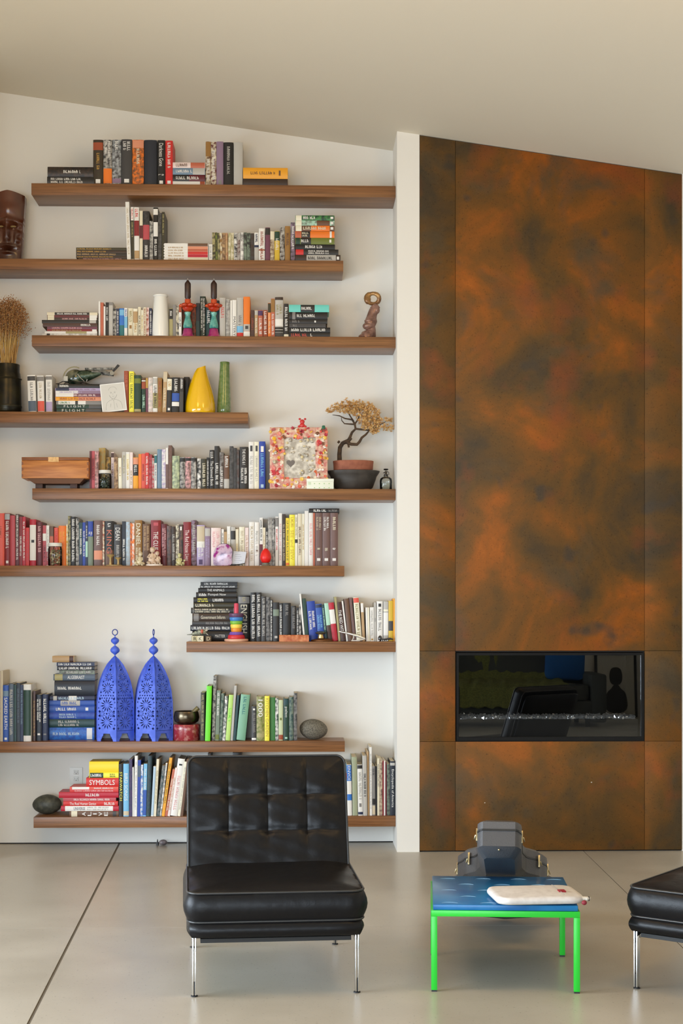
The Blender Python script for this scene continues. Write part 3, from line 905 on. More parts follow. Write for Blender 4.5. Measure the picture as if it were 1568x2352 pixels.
"""S1.5
#stack=red-and-yellow stack by the outlet
h 204.7 272.4 1749.7 1774.4 yellow
h 204.7 272.4 1775 1786.6 lemon B.02-.48:dark_green Twhite:.05-.45 Tolive:.7-.9
h 197.7 272.4 1787 1807 red Wwhite:.1-.88:SYMBOLS
h 160 272 1807.4 1813 coral B.05-.4:white Twhite:.5-.9
h 160 272 1813.2 1819.2 red Tpink:.1-.9
h 135 272 1819.6 1832.4 crimson Twhite:.45-.7
h 145 266 1832.8 1840.4 rose Tpale_pink:.2-.9
h 145 271 1840.8 1851.4 red Wwhite:.12-.6:The_Real_Human_Genius Twhite:.75-.95
h 140 272.4 1851.8 1863.4 crimson B.07-.9:white Wnavy:.22-.42:UNIVERSE Tlight_grey:.45-.88
h 159 272.4 1863.8 1876 brown Vwhite:.24-.8:ALIVE B.04-.16:cream B.88-.95:charcoal
#row
273 282.4 1755 black Wlemon:.3-.85:STARWATCH
283 296 1754.5 sky_blue B.02-.1:beige Wwhite:.3-.82:BIRD_SONGS
296.8 303.4 1744 purple Mnavy
304 307 1762.5 white
307.4 314.2 1736 white L2 Tlight_grey
314.8 321.4 1746 royal_blue L2 B.7-.9:slate
321.8 327 1757 bright_blue L2 Mwhite
327.4 335.2 1754.5 sky_blue L3 B.02-.5:blue Twhite:.5-.9
336 345.4 1736 dark_teal L4 Mblue_black
346.4 352 1760.6 white L6 B.02-.99:pale_blue
352.6 358.4 1744 cream L7 Tkhaki:.2-.8
359.4 366 1759 dark_teal L13 Mgrey
366.6 370.6 1753 grey L14 Mwhite
371 377.6 1741 amber L18 Tolive:.2-.9
378.2 384 1768 terracotta L18 Tcream:.1-.8
384.4 390 1764 pale_pink L18 Ttan:.1-.8
390.6 406.6 1744 white L18 Tpink:.1-.7 K.88-.91:off_black
407.2 413.6 1750 ivory L16 Tlight_grey:.1-.9
414.2 420 1745 brown L14
477 484 1731 black S4
532 552 1729 off_black S5 L2
782 790 1751 white S3
790.6 797 1754 sky_blue L-2 B.7-.82:red Twhite:.1-.6
797.8 808.4 1756.6 white L-2 B.68-.99:bright_blue B.3-.42:bright_blue Wwhite:.7-.97:ENVOI
809.6 821.4 1739 sage L-2
822.2 833.4 1756.6 white L-2 B.02-.07:navy B.92-.99:off_black K.17-.24:grey Tlight_grey:.3-.85
834 843.6 1736 light_grey L-2 S.6 Tcharcoal:.3-.7
844.2 848.4 1727 tan L-2
849 854.4 1716 white L-1 Tlight_grey
855 861.6 1760 grey L-1 B.22-.34:off_black B.02-.2:beige Toff_black:.8-.95
862 865.8 1760 black
866.2 871 1742 cream Tgrey:.5-.9
871.4 877.8 1745 mauve_brown Mbeige
878.2 881 1747.4 dark_red
881.4 884.4 1747.4 white
884.8 887.6 1750 maroon
888.2 895 1755.4 charcoal Mgrey_green
895.4 907 1748.5 blue_black Wwhite:.15-.85:Encyclopedia_of_America B.92-.97:light_grey
"""]

TXT = {}
def words2d(txt):
    if txt not in TXT: TXT[txt] = text_mesh(txt.replace('_', ' '))
    return TXT[txt]
def scribble(rnd, L, H):
    """rows of small letter-like strokes filling L x H"""
    v, f = [], []
    def q(x0, x1, y0, y1):
        n = len(v); v.extend([(x0,y0),(x1,y0),(x1,y1),(x0,y1)]); f.append((n,n+1,n+2,n+3))
    rows = 1 if H < .022 or rnd.random() < .6 else 2
    rh = H/rows
    for r in range(rows):
        y0 = r*rh + rh*.14; hh = rh*.72
        if rows == 1: hh = min(hh, .016); y0 = (H-hh)/2
        x = 0.; word = rnd.randint(3, 8); k = 0
        end = L*rnd.uniform(.8, 1.) if rows == 2 else L
        while x < end:
            w = hh*rnd.uniform(.38, .66); s = min(w*.34, hh*.26)
            if x+w > end: break
            t = rnd.random()
            q(x, x+s, y0, y0+hh)
            if t < .75: q(x+s, x+w, y0+(0 if t < .35 else hh*.42), y0+(0 if t < .35 else hh*.42)+s)
            if t > .3: q(x+w-s, x+w, y0+s*.2, y0+hh*rnd.uniform(.5, 1))
            if t > .6: q(x+s, x+w-s, y0+hh-s, y0+hh)
            x += w + hh*.16; k += 1
            if k >= word: x += hh*.45; k = 0; word = rnd.randint(3, 8)
    return v, f

def book_parts(t, h, d, key, opts, lying, rnd):
    """parts of a book standing with its spine at y=0 towards -y: thickness t on x, height h on z, depth d on y"""
    M2 = next((o[1:] for o in opts if o[0] == 'M'), None)
    hard = t > .022
    bd = min(.0025 if hard else .0009, t*.2)
    bul = t*.10 if hard else t*.03
    arc = [(-t/2, bul), (-t*.36, bul*.35), (-t*.12, 0), (t*.12, 0), (t*.36, bul*.35), (t/2, bul)]
    outer = [(-t/2, d)]+arc+[(t/2, d)]
    inner = [(-t/2+bd, d)]+[(x*(1-2*bd/t), y+bd) for x, y in arc]+[(t/2-bd, d)]
    n = len(outer); m = MB()
    vs = [(x,y,0) for x,y in outer]+[(x,y,h) for x,y in outer]+[(x,y,0) for x,y in inner]+[(x,y,h) for x,y in inner]
    fs = []
    for i in range(n-1):
        fs += [(i,i+1,n+i+1,n+i), (2*n+i+1,2*n+i,3*n+i,3*n+i+1), (i+1,i,2*n+i,2*n+i+1), (n+i,n+i+1,3*n+i+1,3*n+i)]
    fs += [(0,n,3*n,2*n), (n-1,2*n-1+0,4*n-1,3*n-1)]
    fs[-1] = (n-1, 3*n-1, 4*n-1, 2*n-1)
    m.add(vs, fs)
    parts = [('cover', m, cover_mat(key, M2), 35)]
    ins = .003 if hard else .0006
    m = MB(); m.box(-t/2+bd*1.02, t/2-bd*1.02, bd+bul*.6, d-ins, ins, h-ins)
    parts.append(('pages', m, pages_m, None))
    lev = .0003
    for o in opts:
        if o[0] in 'BK':
            fr, k = o[1:].split(':'); a, b = (float(x) for x in fr.split('-'))
            m = MB(); n2 = len(arc)
            k_in = .98 if o[0] == 'B' else .46
            pts = [(x*k_in, (y if o[0] == 'B' else 0)-lev) for x, y in arc]
            z0, z1 = (a*h, b*h) if not lying else ((1-b)*h, (1-a)*h)
            v2 = [(x,y,z0) for x,y in pts]+[(x,y,z1) for x,y in pts]+[(x,y+lev*2,z0) for x,y in pts]+[(x,y+lev*2,z1) for x,y in pts]
            f2 = []
            for i in range(n2-1):
                f2 += [(i,i+1,n2+i+1,n2+i), (i+1,i,2*n2+i,2*n2+i+1), (n2+i,n2+i+1,3*n2+i+1,3*n2+i)]
            f2 += [(0,n2,3*n2,2*n2), (n2-1,3*n2-1,4*n2-1,2*n2-1)]
            m.add(v2, f2)
            parts.append(('spine_band' if o[0] == 'B' else 'spine_emblem', m, cover_mat(k), 35)); lev += .00025
    yt = -lev-.0004
    tit = {}
    for o in opts:
        if o[0] not in 'TWV': continue
        seg = o[1:].split(':')
        k = seg[0]; a, b = (float(x) for x in seg[1].split('-')) if len(seg) > 1 else (.1, .9)
        L = (b-a)*h; m = tit.setdefault(k, MB())
        if o[0] == 'T':
            v, f = scribble(rnd, L, t*.78)
            v = [(x, y-t*.39) for x, y in v]
        elif o[0] == 'W':
            v, f, asp = words2d(seg[2])
            hh = min(t*.58, L/asp*1.6); Lw = min(L, hh*asp*1.5)
            v = [(x*Lw+(L-Lw)/2, (y-.5)*hh) for x, y in v]
        else:                       # each letter turned a quarter turn, as on the lying volume
            v, f = [], []
            for i, ch in enumerate(seg[2]):
                cv, cf, asp = words2d(ch)
                hh = L/len(seg[2])*.66; ww = t*.72
                if ch == 'I': ww *= .25
                o0 = len(v)
                v += [((i+.5)*L/len(seg[2]) - (y-.5)*hh, (x-.5)*ww) for x, y in cv]
                f += [tuple(j+o0 for j in q) for q in cf]
        # text runs from the top of the spine down (when lying: from left to right)
        zt = b*h if not lying else (1-a)*h
        m.add([(y, yt, zt-x) for x, y in v], f)
    for k, m in tit.items():
        if m.v: parts.append(('spine_title', m, cover_mat(k), None))
    return parts

def feature(opts):
    bands = [o for o in opts if o[0] == 'B']
    def nm(k): return k.replace('_', ' ')
    if bands:
        fr, k = bands[0][1:].split(':'); a, b = (float(x) for x in fr.split('-'))
        where = 'near the top' if a > .6 else 'at the foot' if b < .2 else 'on the spine'
        return f'with {nm(k)} patch {where}'
    for o in opts:
        if o[0] in 'TWV': return f'with {nm(o[1:].split(":")[0])} lettering'
    for o in opts:
        if o[0] == 'M': return f'with {nm(o[1:])} mottling'
    return 'with plain spine'
ORD = 'first second third fourth fifth sixth seventh eighth ninth tenth eleventh twelfth'.split()
REC = []
for si, blk in enumerate(BOOKS):
    lines = [l for l in blk.strip().split('\n')]
    S0 = float(lines[0][1:]); stack = None; sn = 0
    for ln in lines[1:]:
        if ln.startswith('#stack='): stack = ln[7:]; sn = 0; continue
        if ln.startswith('#row'): stack = None; continue
        tk = ln.split()
        lying = tk[0] == 'h'
        if lying: x0, x1, y0, y1 = map(float, tk[1:5]); key = tk[5]; opts = tk[6:]
        else: x0, x1, y0 = map(float, tk[:3]); y1 = None; key = tk[3]; opts = tk[4:]
        g = lambda c, dflt: float(next((o[1:] for o in opts if o[0] == c and o[1:].lstrip('-').replace('.','',1).isdigit()), dflt))
        S = g('S', S0)/100; Ys = Y_S+S
        if lying and stack: sn += 1
        REC.append(dict(si=si, lying=lying, x0=x0, x1=x1, y0=y0, y1=y1, key=key, opts=[o for o in opts if o[0] in 'BKTWVM'],
                        L=g('L', 0), Ys=Ys, D=g('D', 0)/100, stack=stack, sn=sn, seq=len(REC)))
# geometry of every book, sizes, labels
rnd = random.Random(11)
for r in REC:
    zs = SZ[r['si']]; Ys = r['Ys']
    xa_, xb_ = at(r['x0'],1399,Ys).x, at(r['x1'],1399,Ys).x
    px = (r['x0']+r['x1'])/2
    if r['lying']:
        r['t'] = at(px,r['y0'],Ys).z-at(px,r['y1'],Ys).z
        r['h'] = xb_-xa_
        r['zb'] = at(px, r['y1'], Ys).z
        r['d'] = r['D'] or min(.155, -Ys-.004)
        r['loc'] = (xa_, Ys, r['zb'])
        r['area'] = (r['x1']-r['x0'])*(r['y1']-r['y0'])
    else:
        zt = at(px, r['y0'], Ys).z
        r['h'] = zt-zs; r['t'] = (xb_-xa_)*.985
        r['d'] = r['D'] or min(max(.11, .72*r['h']), -Ys-.004)
        ang = math.atan2(r['L']/ppm(Ys, px), r['h'])
        if r['L']:
            r['t'] *= math.cos(ang); r['h'] /= math.cos(ang)
        r['ang'] = ang
        r['loc'] = ((xa_+xb_)/2, Ys, zs+.0004)
        r['area'] = (r['x1']-r['x0'])*(1399-r['y0'] if False else (at(px,r['y0'],Ys).z-zs)*ppm(Ys,px))
    sz = []
    if not r['lying']:
        sz.append('tall' if r['h'] > .262 else 'short' if r['h'] < .205 else '')
    sz.append('slim' if r['t'] < .0185 else 'thick' if r['t'] > .042 else '')
    r['desc'] = ' '.join([w for w in sz if w]+[r['key'].replace('_', ' '), 'book'])
    r['feat'] = feature(r['opts'])
# lying books: settle the stacks so that each rests on the one below
for si in range(9):
    st = {}
    for r in REC:
        if r['si'] == si and r['lying']: st.setdefault(r['stack'], []).append(r)
    for name, rs in st.items():
        rs.sort(key=lambda r: -r['y0'])
        z = SZ[si]
        tops = at((rs[0]['x0']+rs[0]['x1'])/2, rs[-1]['y0'], rs[-1]['Ys']).z
        k = (tops-z)/sum(r['t'] for r in rs)
        for r in rs:
            r['t'] *= k; r['loc'] = (r['loc'][0], r['loc'][1], z+.0003); z += r['t']
            r['n_stack'] = len(rs)
# labels
from collections import Counter
ups = [r for r in REC if not r['lying']]
def shelfname(r): return f"{NTH[r['si']]} shelf"
c1 = Counter((r['si'], r['desc']) for r in ups); c2 = Counter((r['si'], r['desc'], r['feat']) for r in ups)
prev = {}
for a, b in zip(REC, REC[1:]):
    if a['si'] == b['si']: prev[b['seq']] = a
def bare(r): return ' '.join(r['key'].split('_'))+' book'
for r in REC:
    if r['lying']:
        n = r['n_stack']; i = r['sn']
        pos = 'topmost' if i == 1 else 'lowest' if i == n else ORD[i-1]+' down'
        base = f"{r['desc']}, {pos} in the {r['stack']}"
    elif c1[(r['si'], r['desc'])] == 1: base = f"{r['desc']} {r['feat']} upright on the {shelfname(r)}"
    elif c2[(r['si'], r['desc'], r['feat'])] == 1: base = f"{r['desc']} {r['feat']} upright on the {shelfname(r)}"
    else:
        p = prev.get(r['seq'])
        base = f"{r['desc']} right of the {p['desc'] if p else 'edge'} on the {shelfname(r)}"
    r['label'] = base
cl = Counter(r['label'] for r in REC)
for r in REC:
    if cl[r['label']] > 1:
        p = prev.get(r['seq']); pp = prev.get(p['seq']) if p else None
        r['label'] = f"{r['desc']} third after a {pp['key'].replace('_',' ') if pp else 'white'} and a {bare(p) if p else 'book'}, {shelfname(r)}"
cl = Counter(r['label'] for r in REC)
for i, r in enumerate(REC):
    if cl[r['label']] > 1:
        row = [q for q in REC if q['si'] == r['si'] and not q['lying']]
        k = row.index(r)+1
        r['label'] = f"{bare(r)} about {100*k//len(row)} percent along the upright books, {shelfname(r)}"
for r in REC:
    if len(r['label'].replace(',',' ').split()) > 16: r['label'] = r['label'].replace(' on the spine','').replace('and a ','and ')
vol3 = [r for r in REC if r['si'] == 5 and not r['lying']][-3:]
for r, w in zip(vol3, ('leftmost', 'middle', 'rightmost')): r['label'] = f'{w} of three matching brown volumes at the right end of the sixth shelf'
keep = {r['seq'] for r in sorted(REC, key=lambda r: -r['area'])[:318]}
rest_v = {}
for r in REC:
    parts = book_parts(r['t'], r['h'], r['d'], r['key'], r['opts'], r['lying'], rnd)
    if r['lying']:      # lay the spine flat: height axis along +x, front cover up
        Mt = Matrix(((0,0,-1,r['h']),(0,1,0,0),(1,0,0,r['t']/2),(0,0,0,1)))
        rot = (0,0,rnd.uniform(-.012,.012)); Lm = Matrix.Translation(r['loc']) @ Euler(rot).to_matrix().to_4x4() @ Mt
    else:
        a = r['ang']; s = 1 if a > 0 else -1
        # stand on the lower corner when leaning
        Mt = Matrix.Translation((-s*r['t']/2 if a else 0, 0, 0))
        rot = (0, a, 0)
        loc = (r['loc'][0]+(s*r['t']/2 if a else 0), r['loc'][1], r['loc'][2])
        Lm = Matrix.Translation(loc) @ Euler(rot).to_matrix().to_4x4() @ Mt
    if r['seq'] in keep:
        root = thing('book', r['label'], 'book', r['loc'] if r['lying'] else loc, rot, f"books on the {NTH[r['si']]} shelf")
        for nm, m, mt, sm in parts:
            m.v = [tuple(Mt @ Vector(p)) for p in m.v]
            m.build(nm, mt, root, smooth=sm)
    else:
        for nm, m, mt, sm in parts:
            e = rest_v.setdefault(mt.name, (mt, MB()))
            e[1].add([Lm @ Vector(p) for p in m.v], m.f)
if rest_v:
    me = bpy.data.meshes.new('slim_books'); V = []; Fc = []; MI = []; ms = []
    for nm, (mt, m) in rest_v.items():
        o0 = len(V); V += m.v; Fc += [tuple(i+o0 for i in f) for f in m.f]; MI += [len(ms)]*len(m.f); ms.append(mt)
    me.from_pydata(V, [], Fc)
    for mt in ms: me.materials.append(mt)
    me.polygons.foreach_set('material_index', MI); me.update()
    o = bpy.data.objects.new('slim_books', me); COL.objects.link(o)
    tag(o, 'the slimmest spines wedged between the other books on all shelves', 'books', kind='stuff')
# ================================================================== ORNAMENTS ON THE SHELVES
def P(px, si, s):                      # point on top of shelf si at pixel column px, s metres behind its front edge
    q = at(px, 1399, Y_S+s); return Vector((q.x, Y_S+s, SZ[si]+.0004))
def prof_px(rows, Y, base_py):         # [(half width px, y px)] -> lathe profile in metres, bottom to top
    k = ppm(Y); return [(hw/k, (base_py-y)/k) for hw, y in rows]
def glossy(n, c, r=.12): return mat(n, c, r, coat=.5)

# ---- carved mask (second shelf)
Ym = Y_S+.10; k = ppm(Ym)
W2, H2 = 38/k, (592-431)/k
mk = thing('carved_mask', 'carved reddish-brown wooden face mask standing at the left end of the second shelf', 'mask', (at(20,1399,Ym).x, Ym, SZ[1]+.0005))
m = MB(); nx, nz = 44, 76; vs = []; fs = []
def relief(u, v):                      # u -1..1 across, v 0..1 up -> towards the viewer
    d = .045*math.sqrt(max(0, 1-.8*u*u))
    g_ = lambda x, c, s: math.exp(-((x-c)/s)**2)
    d += .030*g_(u, 0, .17)*g_(v, .42, .15)*(1.3 if v < .45 else 1)      # nose
    d += .012*(g_(abs(u), .14, .10))*g_(v, .31, .035)                    # nostrils
    d += .020*g_(v, .58-.05*abs(u), .035)*(1-.3*abs(u))                  # brow
    d -= .024*g_(abs(u), .42, .20)*g_(v, .50, .045)                      # eye sockets
    d += .016*g_(abs(u), .42, .12)*g_(v, .475, .022)                     # eyelids
    d += .018*g_(v, .215, .022)*g_(u, 0, .42)+.016*g_(v, .125, .022)*g_(u, 0, .38)   # lips
    d -= .022*g_(v, .170, .016)*g_(u, 0, .36)                            # mouth
    d += .012*g_(abs(u), .62, .16)*g_(v, .33, .09)
    d -= .006*math.sin(v*60)*g_(abs(u), .78, .12)*(1 if .15 < v < .5 else 0)
    d += .010*g_(u, 0, .5)*g_(v, .74, .07)
    return d
for j in range(nz+1):
    v = j/nz
    hw = W2*(.74+.26*min(1, (v/.86))**.9) if v < .9 else W2*(1-.0*(v-.9))
    top = H2*(1.0)
    for i in range(nx+1):
        u = -1+2*i/nx
        z = v*top - (.028*abs(u)**1.3 if v > .985 else .028*abs(u)**1.3*v**6)
        vs.append((u*hw, -relief(u, v), z))
n1 = len(vs)
for j in range(nz+1):
    for i in range(nx+1):
        x, y, z = vs[j*(nx+1)+i]; vs.append((x, .04, z))
for j in range(nz):
    for i in range(nx):
        a = j*(nx+1)+i; fs.append((a, a+1, a+nx+2, a+nx+1)); fs.append((n1+a+1, n1+a, n1+a+nx+1, n1+a+nx+2))
for i in range(nx):
    fs.append((i+1, i, n1+i, n1+i+1)); a = nz*(nx+1)+i; fs.append((a, a+1, n1+a+1, n1+a))
for j in range(nz):
    a = j*(nx+1); fs.append((a, a+nx+1, n1+a+nx+1, n1+a)); a = j*(nx+1)+nx; fs.append((a+nx+1, a, n1+a, n1+a+nx+1))
m.add(vs, fs)
m.build('face', mat('carved_wood', rgb(92,46,24), .28, col2=rgb(62,30,17), scale=9, stretch=(1,1,.35), coat=.3), mk, smooth=50)
m = MB()
for s in (-1, 1): m.ell((s*.42*W2*.88, -.052, H2*.478), (.017,.008,.006), 12, 8)
m.build('eyes', mat('mask_eye', rgb(128,104,60), .4), mk, smooth=60)

# ---- dark vase with dried grasses (fourth shelf)
Yv = Y_S+.09; k = ppm(Yv)
dv = thing('grass_vase', 'dark olive-brown metal vase at the left end of the fourth shelf', 'vase', P(16,3,.09))
m = MB(); m.lathe(prof_px([(30,945),(33,942),(33,930),(32,868),(30.5,856),(29,851),(29,834),(26.5,833),(26.5,850)], Yv, 945), 40)
m.build('body', mat('dark_bronze', rgb(52,46,26), .32, .55, col2=rgb(28,26,20), scale=14), dv, smooth=50)
m = MB(); m.lathe(prof_px([(32.6,869),(34,867),(32.6,865)], Yv, 945), 40, cap=False); m.lathe(prof_px([(33,933),(34.2,930),(33,927)], Yv, 945), 40, cap=False)
m.build('ridge', mat('dark_bronze2', rgb(44,40,24), .35, .5), dv, smooth=50)
gr_ = thing('dried_grass', 'bunch of dried straw stems with fluffy rust-brown heads in the dark vase', 'dried flowers', P(16,3,.09)+Vector((0,0,(945-850)/k)))
rg = random.Random(5); stems = MB(); heads = MB()
for i in range(46):
    a = rg.uniform(0, 6.28); r0 = rg.uniform(0, .05); r1 = rg.uniform(.01, .095)
    hgt = rg.uniform(.25, .385); px_, py_ = r0*math.cos(a), r0*math.sin(a)*.8
    tx, ty = r1*math.cos(a)+rg.gauss(0, .012)+.012, r1*math.sin(a)*.7
    stems.tube([(px_*.6,py_*.6,-.03), (px_, py_, .05), ((px_+tx)/2*1.05,(py_+ty)/2,hgt*.6), (tx,ty,hgt)], [.0022,.0021,.0018,.001], 5)
    if i < 14: stems.tube([(px_*.6,py_*.6,-.03), (px_*.9, py_*.9, .06), (px_*1.1,py_*1.1,.2)], [.0035,.0035,.0012], 5)
    for q in range(130):
        hx, hy, hz = rg.gauss(tx, .024), rg.gauss(ty, .020), hgt+rg.gauss(0, .042)
        if hz > .43-9*(hx-.02)**2-rg.random()*.03: continue
        s = rg.uniform(.0022, .005); Mx = Matrix.Translation((hx,hy,hz)) @ Euler((rg.random()*6, rg.random()*6, rg.random()*6)).to_matrix().to_4x4()
        heads.add([(s,0,0),(-s*.6,s*.7,0),(-s*.6,-s*.7,0),(0,0,s*1.1)], [(0,1,2),(0,1,3),(1,2,3),(2,0,3)], Mx)
stems.build('stems', mat('straw', rgb(206,170,96), .6, col2=rgb(176,126,60), scale=9), gr_, smooth=60)
tag(heads.build('seed_heads', mat('grass_heads', rgb(132,80,34), .8, col2=rgb(196,146,92), scale=160), gr_), kind='stuff')

# ---- white flared vase (third shelf)
Yw = Y_S+.06; k = ppm(Yw)
wv = thing('white_vase', 'plain white ceramic vase with a rolled rim among the third-shelf books', 'vase', P(368.7,2,.045))
m = MB(); m.lathe(prof_px([(18,772),(19.4,771.5),(19.6,768),(18.9,740),(17,705),(14.9,683),(14.6,681),(16.5,679.5),(17.4,677.8),(16.6,676),(14,675.5),(12.5,678),(13,690),(15,720)], Yw, 772), 40, cap=True)
m.build('body', mat('white_ceramic', rgb(238,236,228), .25, coat=.3), wv, smooth=60)

# ---- candlesticks (third shelf)
red_g = mat('red_glass', rgb(176,36,14), .1, col2=rgb(206,74,20), scale=18, coat=.6)
teal_g = mat('teal_glass', rgb(46,138,134), .1, col2=rgb(120,186,170), scale=26, coat=.6)
mag_g = mat('magenta_glass', rgb(146,26,96), .1, col2=rgb(176,52,110), scale=22, coat=.6)
Yc = Y_S+.036
for cxp, lab in ((431,'left'), (491,'right')):
    cs = thing('candlestick', f'stacked red, teal and magenta glass candlestick, {lab} one of the pair', 'candlestick', P(cxp,2,.036), group='glass candlesticks')
    MB().lathe(prof_px([(15.5,772),(16,771),(13,767),(11.8,764),(10.5,757),(10,754),(8,752.5)], Yc, 772), 28).build('magenta_foot', mag_g, cs, smooth=50)
    MB().lathe(prof_px([(8,752.6),(10,751.5),(10.6,747),(9.4,740),(7.4,733),(6,728),(5.2,724),(6,721.5),(7.4,718.5),(7.4,715.5),(5,714.5)], Yc, 772), 28).build('teal_bulb', teal_g, cs, smooth=50)
    mm_ = MB(); mm_.lathe(prof_px([(5,714.4),(9,712),(12,709),(13,706.5),(11.5,704)], Yc, 772), 28)
    for j in range(6):                 # scalloped dish
        a = j*math.pi/3; mm_.ell((13/411*math.cos(a), 13/411*math.sin(a), (772-700)/411), (.019,.019,.011), 10, 8)
    mm_.lathe(prof_px([(11.5,704),(9,700),(7.6,696),(7,694),(7,686),(5.5,685.6)], Yc, 772), 28)
    mm_.build('red_dish', red_g, cs, smooth=50)
    cn = thing('candle', f'dark brown stub candle in the {lab} glass candlestick', 'candle', P(cxp,2,.036)+Vector((0,0,(772-686)/411)), group='brown candles')
    MB().lathe([(5.4/411,-.003),(5.6/411,.006),(7/411,.012),(7.2/411,.085),(6.6/411,.092),(3.6/411,.101),(2.2/411,.108),(0,.109)], 24).build('wax', mat('brown_wax', rgb(66,42,32), .38, col2=rgb(44,28,24), scale=40), cn, smooth=50)
    MB().tube([(0,0,.106),(.0006,0,.112),(-.0004,0,.119)], .0011, 6).build('wick', mat('wick', rgb(226,216,196), .8), cn)

# ---- twisted bronze sculpture (third shelf)
bs = thing('bronze_sculpture', 'small twisted bronze sculpture with a loop on top beside the white pier', 'sculpture', P(842,2,.09))
Yb = Y_S+.09; k = ppm(Yb)
def bp_(x, y, dy=0): return ((x-842)/k, dy, (773-y)/k)
brz = mat('bronze', rgb(158,122,108), .24, .3, col2=rgb(112,80,68), scale=24, bump=.3, bscale=45)
m = MB()
path = [(841,771,16,0),(844,766,17,0),(850,760,15,0),(852,752,11,.003),(849,744,12.5,0),(850,736,13.5,-.004),(852,730,14,0),(853,722,12,.004),(855,714,11,0),(858,707,11,-.003),(861,700,11.5,0),(857,694,9,0)]
m.tube([bp_(x,y,d) for x,y,r_,d in path], [r_/k for _,_,r_,_ in path], 20)
m.ell(bp_(838,766), (15/k,.032,7/k), 16, 10); m.ell(bp_(845,743,-.012), (13/k,.03,9/k), 14, 10); m.ell(bp_(864,706,-.008), (8/k,.022,9/k), 12, 8)
m.ell(bp_(849,731,-.01), (13/k,.028,5/k), 14, 10)
m.build('twisted_body', brz, bs, smooth=50)
m = MB(); lp = []
for j in range(20):
    a = 2*math.pi*j/20; lp.append(bp_(856+14.5*math.cos(a), 679+12*math.sin(a), .006*math.sin(a*2)))
m.tube(lp, [(5.2 if (j < 3 or j > 16) else 6.5 if 7 < j < 14 else 4.4)/k for j in range(20)], 10, closed=True)
m.ell(bp_(844,681,0), (7.5/k,.012,11/k), 12, 8)
m.build('loop', mat('bronze_gold', rgb(176,136,84), .25, .4, col2=rgb(122,84,56), scale=30), bs, smooth=60)

# ---- toy helicopter on the stack (fourth shelf)
zst = max(r['loc'][2]+r['t'] for r in REC if r['stack'] and 'helicopter' in r['stack'])
Yh = Y_S+.115; k = ppm(Yh)
hc = thing('toy_helicopter', 'dark green metal toy helicopter on top of the slim book stack', 'toy', (at(190,1399,Yh).x, Yh, zst+.0008), rot=(0,0,R(-6)))
def hp(x, y, d=0): return ((x-190)/k, d, (882-y)/k)
grn = mat('toy_green', rgb(46,66,48), .35, .35, col2=rgb(92,104,86), scale=60)
m = MB()
m.tube([hp(166,869), hp(172,866), hp(186,861), hp(200,859), hp(216,857), hp(232,853)], [.006,.030,.036,.032,.02,.012], 16)
m.build('fuselage', grn, hc, smooth=50)
m = MB(); m.ell(hp(172,863), (.056,.034,.046), 20, 14)
m.build('canopy', mat('smoked_canopy', rgb(26,44,32), .08, col2=rgb(150,146,118), scale=14, coat=.8), hc, smooth=60)
m = MB(); arcp = [hp(172+25*math.cos(a), 866-26*math.sin(a), -.02) for a in [R(175-14*j) for j in range(9)]]
m.tube(arcp, .0035, 6); m.build('canopy_frame', mat('pale_frame', rgb(176,168,132), .4), hc, smooth=60)
m = MB(); m.tube([hp(212,851), hp(240,853), hp(262,858)], [.02,.014,.009], 4); m.box(hp(196,0)[0], hp(262,0)[0], -.012, .012, hp(0,846)[2], hp(0,842)[2])
m.build('tail_boom', mat('boom_metal', rgb(44,46,44), .4, .3, col2=rgb(170,168,160), scale=45), hc)
m = MB(); m.prism([hp(256,852)[::2], hp(262,851)[::2], hp(276,837)[::2], hp(271,834)[::2]], -.004, .004, 'y'); m.build('tail_fin', black_m, hc)
m = MB(); m.lathe([(0,-.004),(.012,-.004),(.012,.004),(0,.004)], 14, M=Matrix.Translation(hp(259,855,-.014)) @ Matrix.Rotation(R(90),4,'X')); m.build('tail_rotor', mat('chrome', (.75,.75,.76), .12, 1.), hc)
m = MB(); m.box(hp(148,0)[0], hp(158,0)[0], -.028, .028, hp(0,874)[2], hp(0,861)[2]); m.build('nose_box', mat('toy_white', rgb(206,204,194), .5), hc, bevel=.002)
chrome = mat('chrome', (.75,.75,.76), .12, 1.)
for s in (-1, 1):
    m = MB(); m.tube([hp(131,879,s*.032), hp(137,878.5,s*.032), hp(147,873.5,s*.032), hp(172,874,s*.032), hp(212,881,s*.032)], .0022, 6)
    m.tube([hp(160,874,s*.032), hp(164,868,s*.02)], .002, 6); m.tube([hp(196,878,s*.032), hp(192,866,s*.02)], .002, 6)
    m.box(hp(150,0)[0], hp(215,0)[0], s*.032-.0025, s*.032+.0025, .0002, .0045)
    m.build('skid', mat('skid_dark', rgb(40,36,34), .4, .4), hc)
m = MB(); m.tube([hp(182,858,-.038), hp(190,868,-.04), hp(197,874,-.04)], .003, 6); m.tube([hp(184,876,-.04), hp(202,876,-.04), hp(204,870,-.04)], .003, 6); m.build('door_lever', chrome, hc)

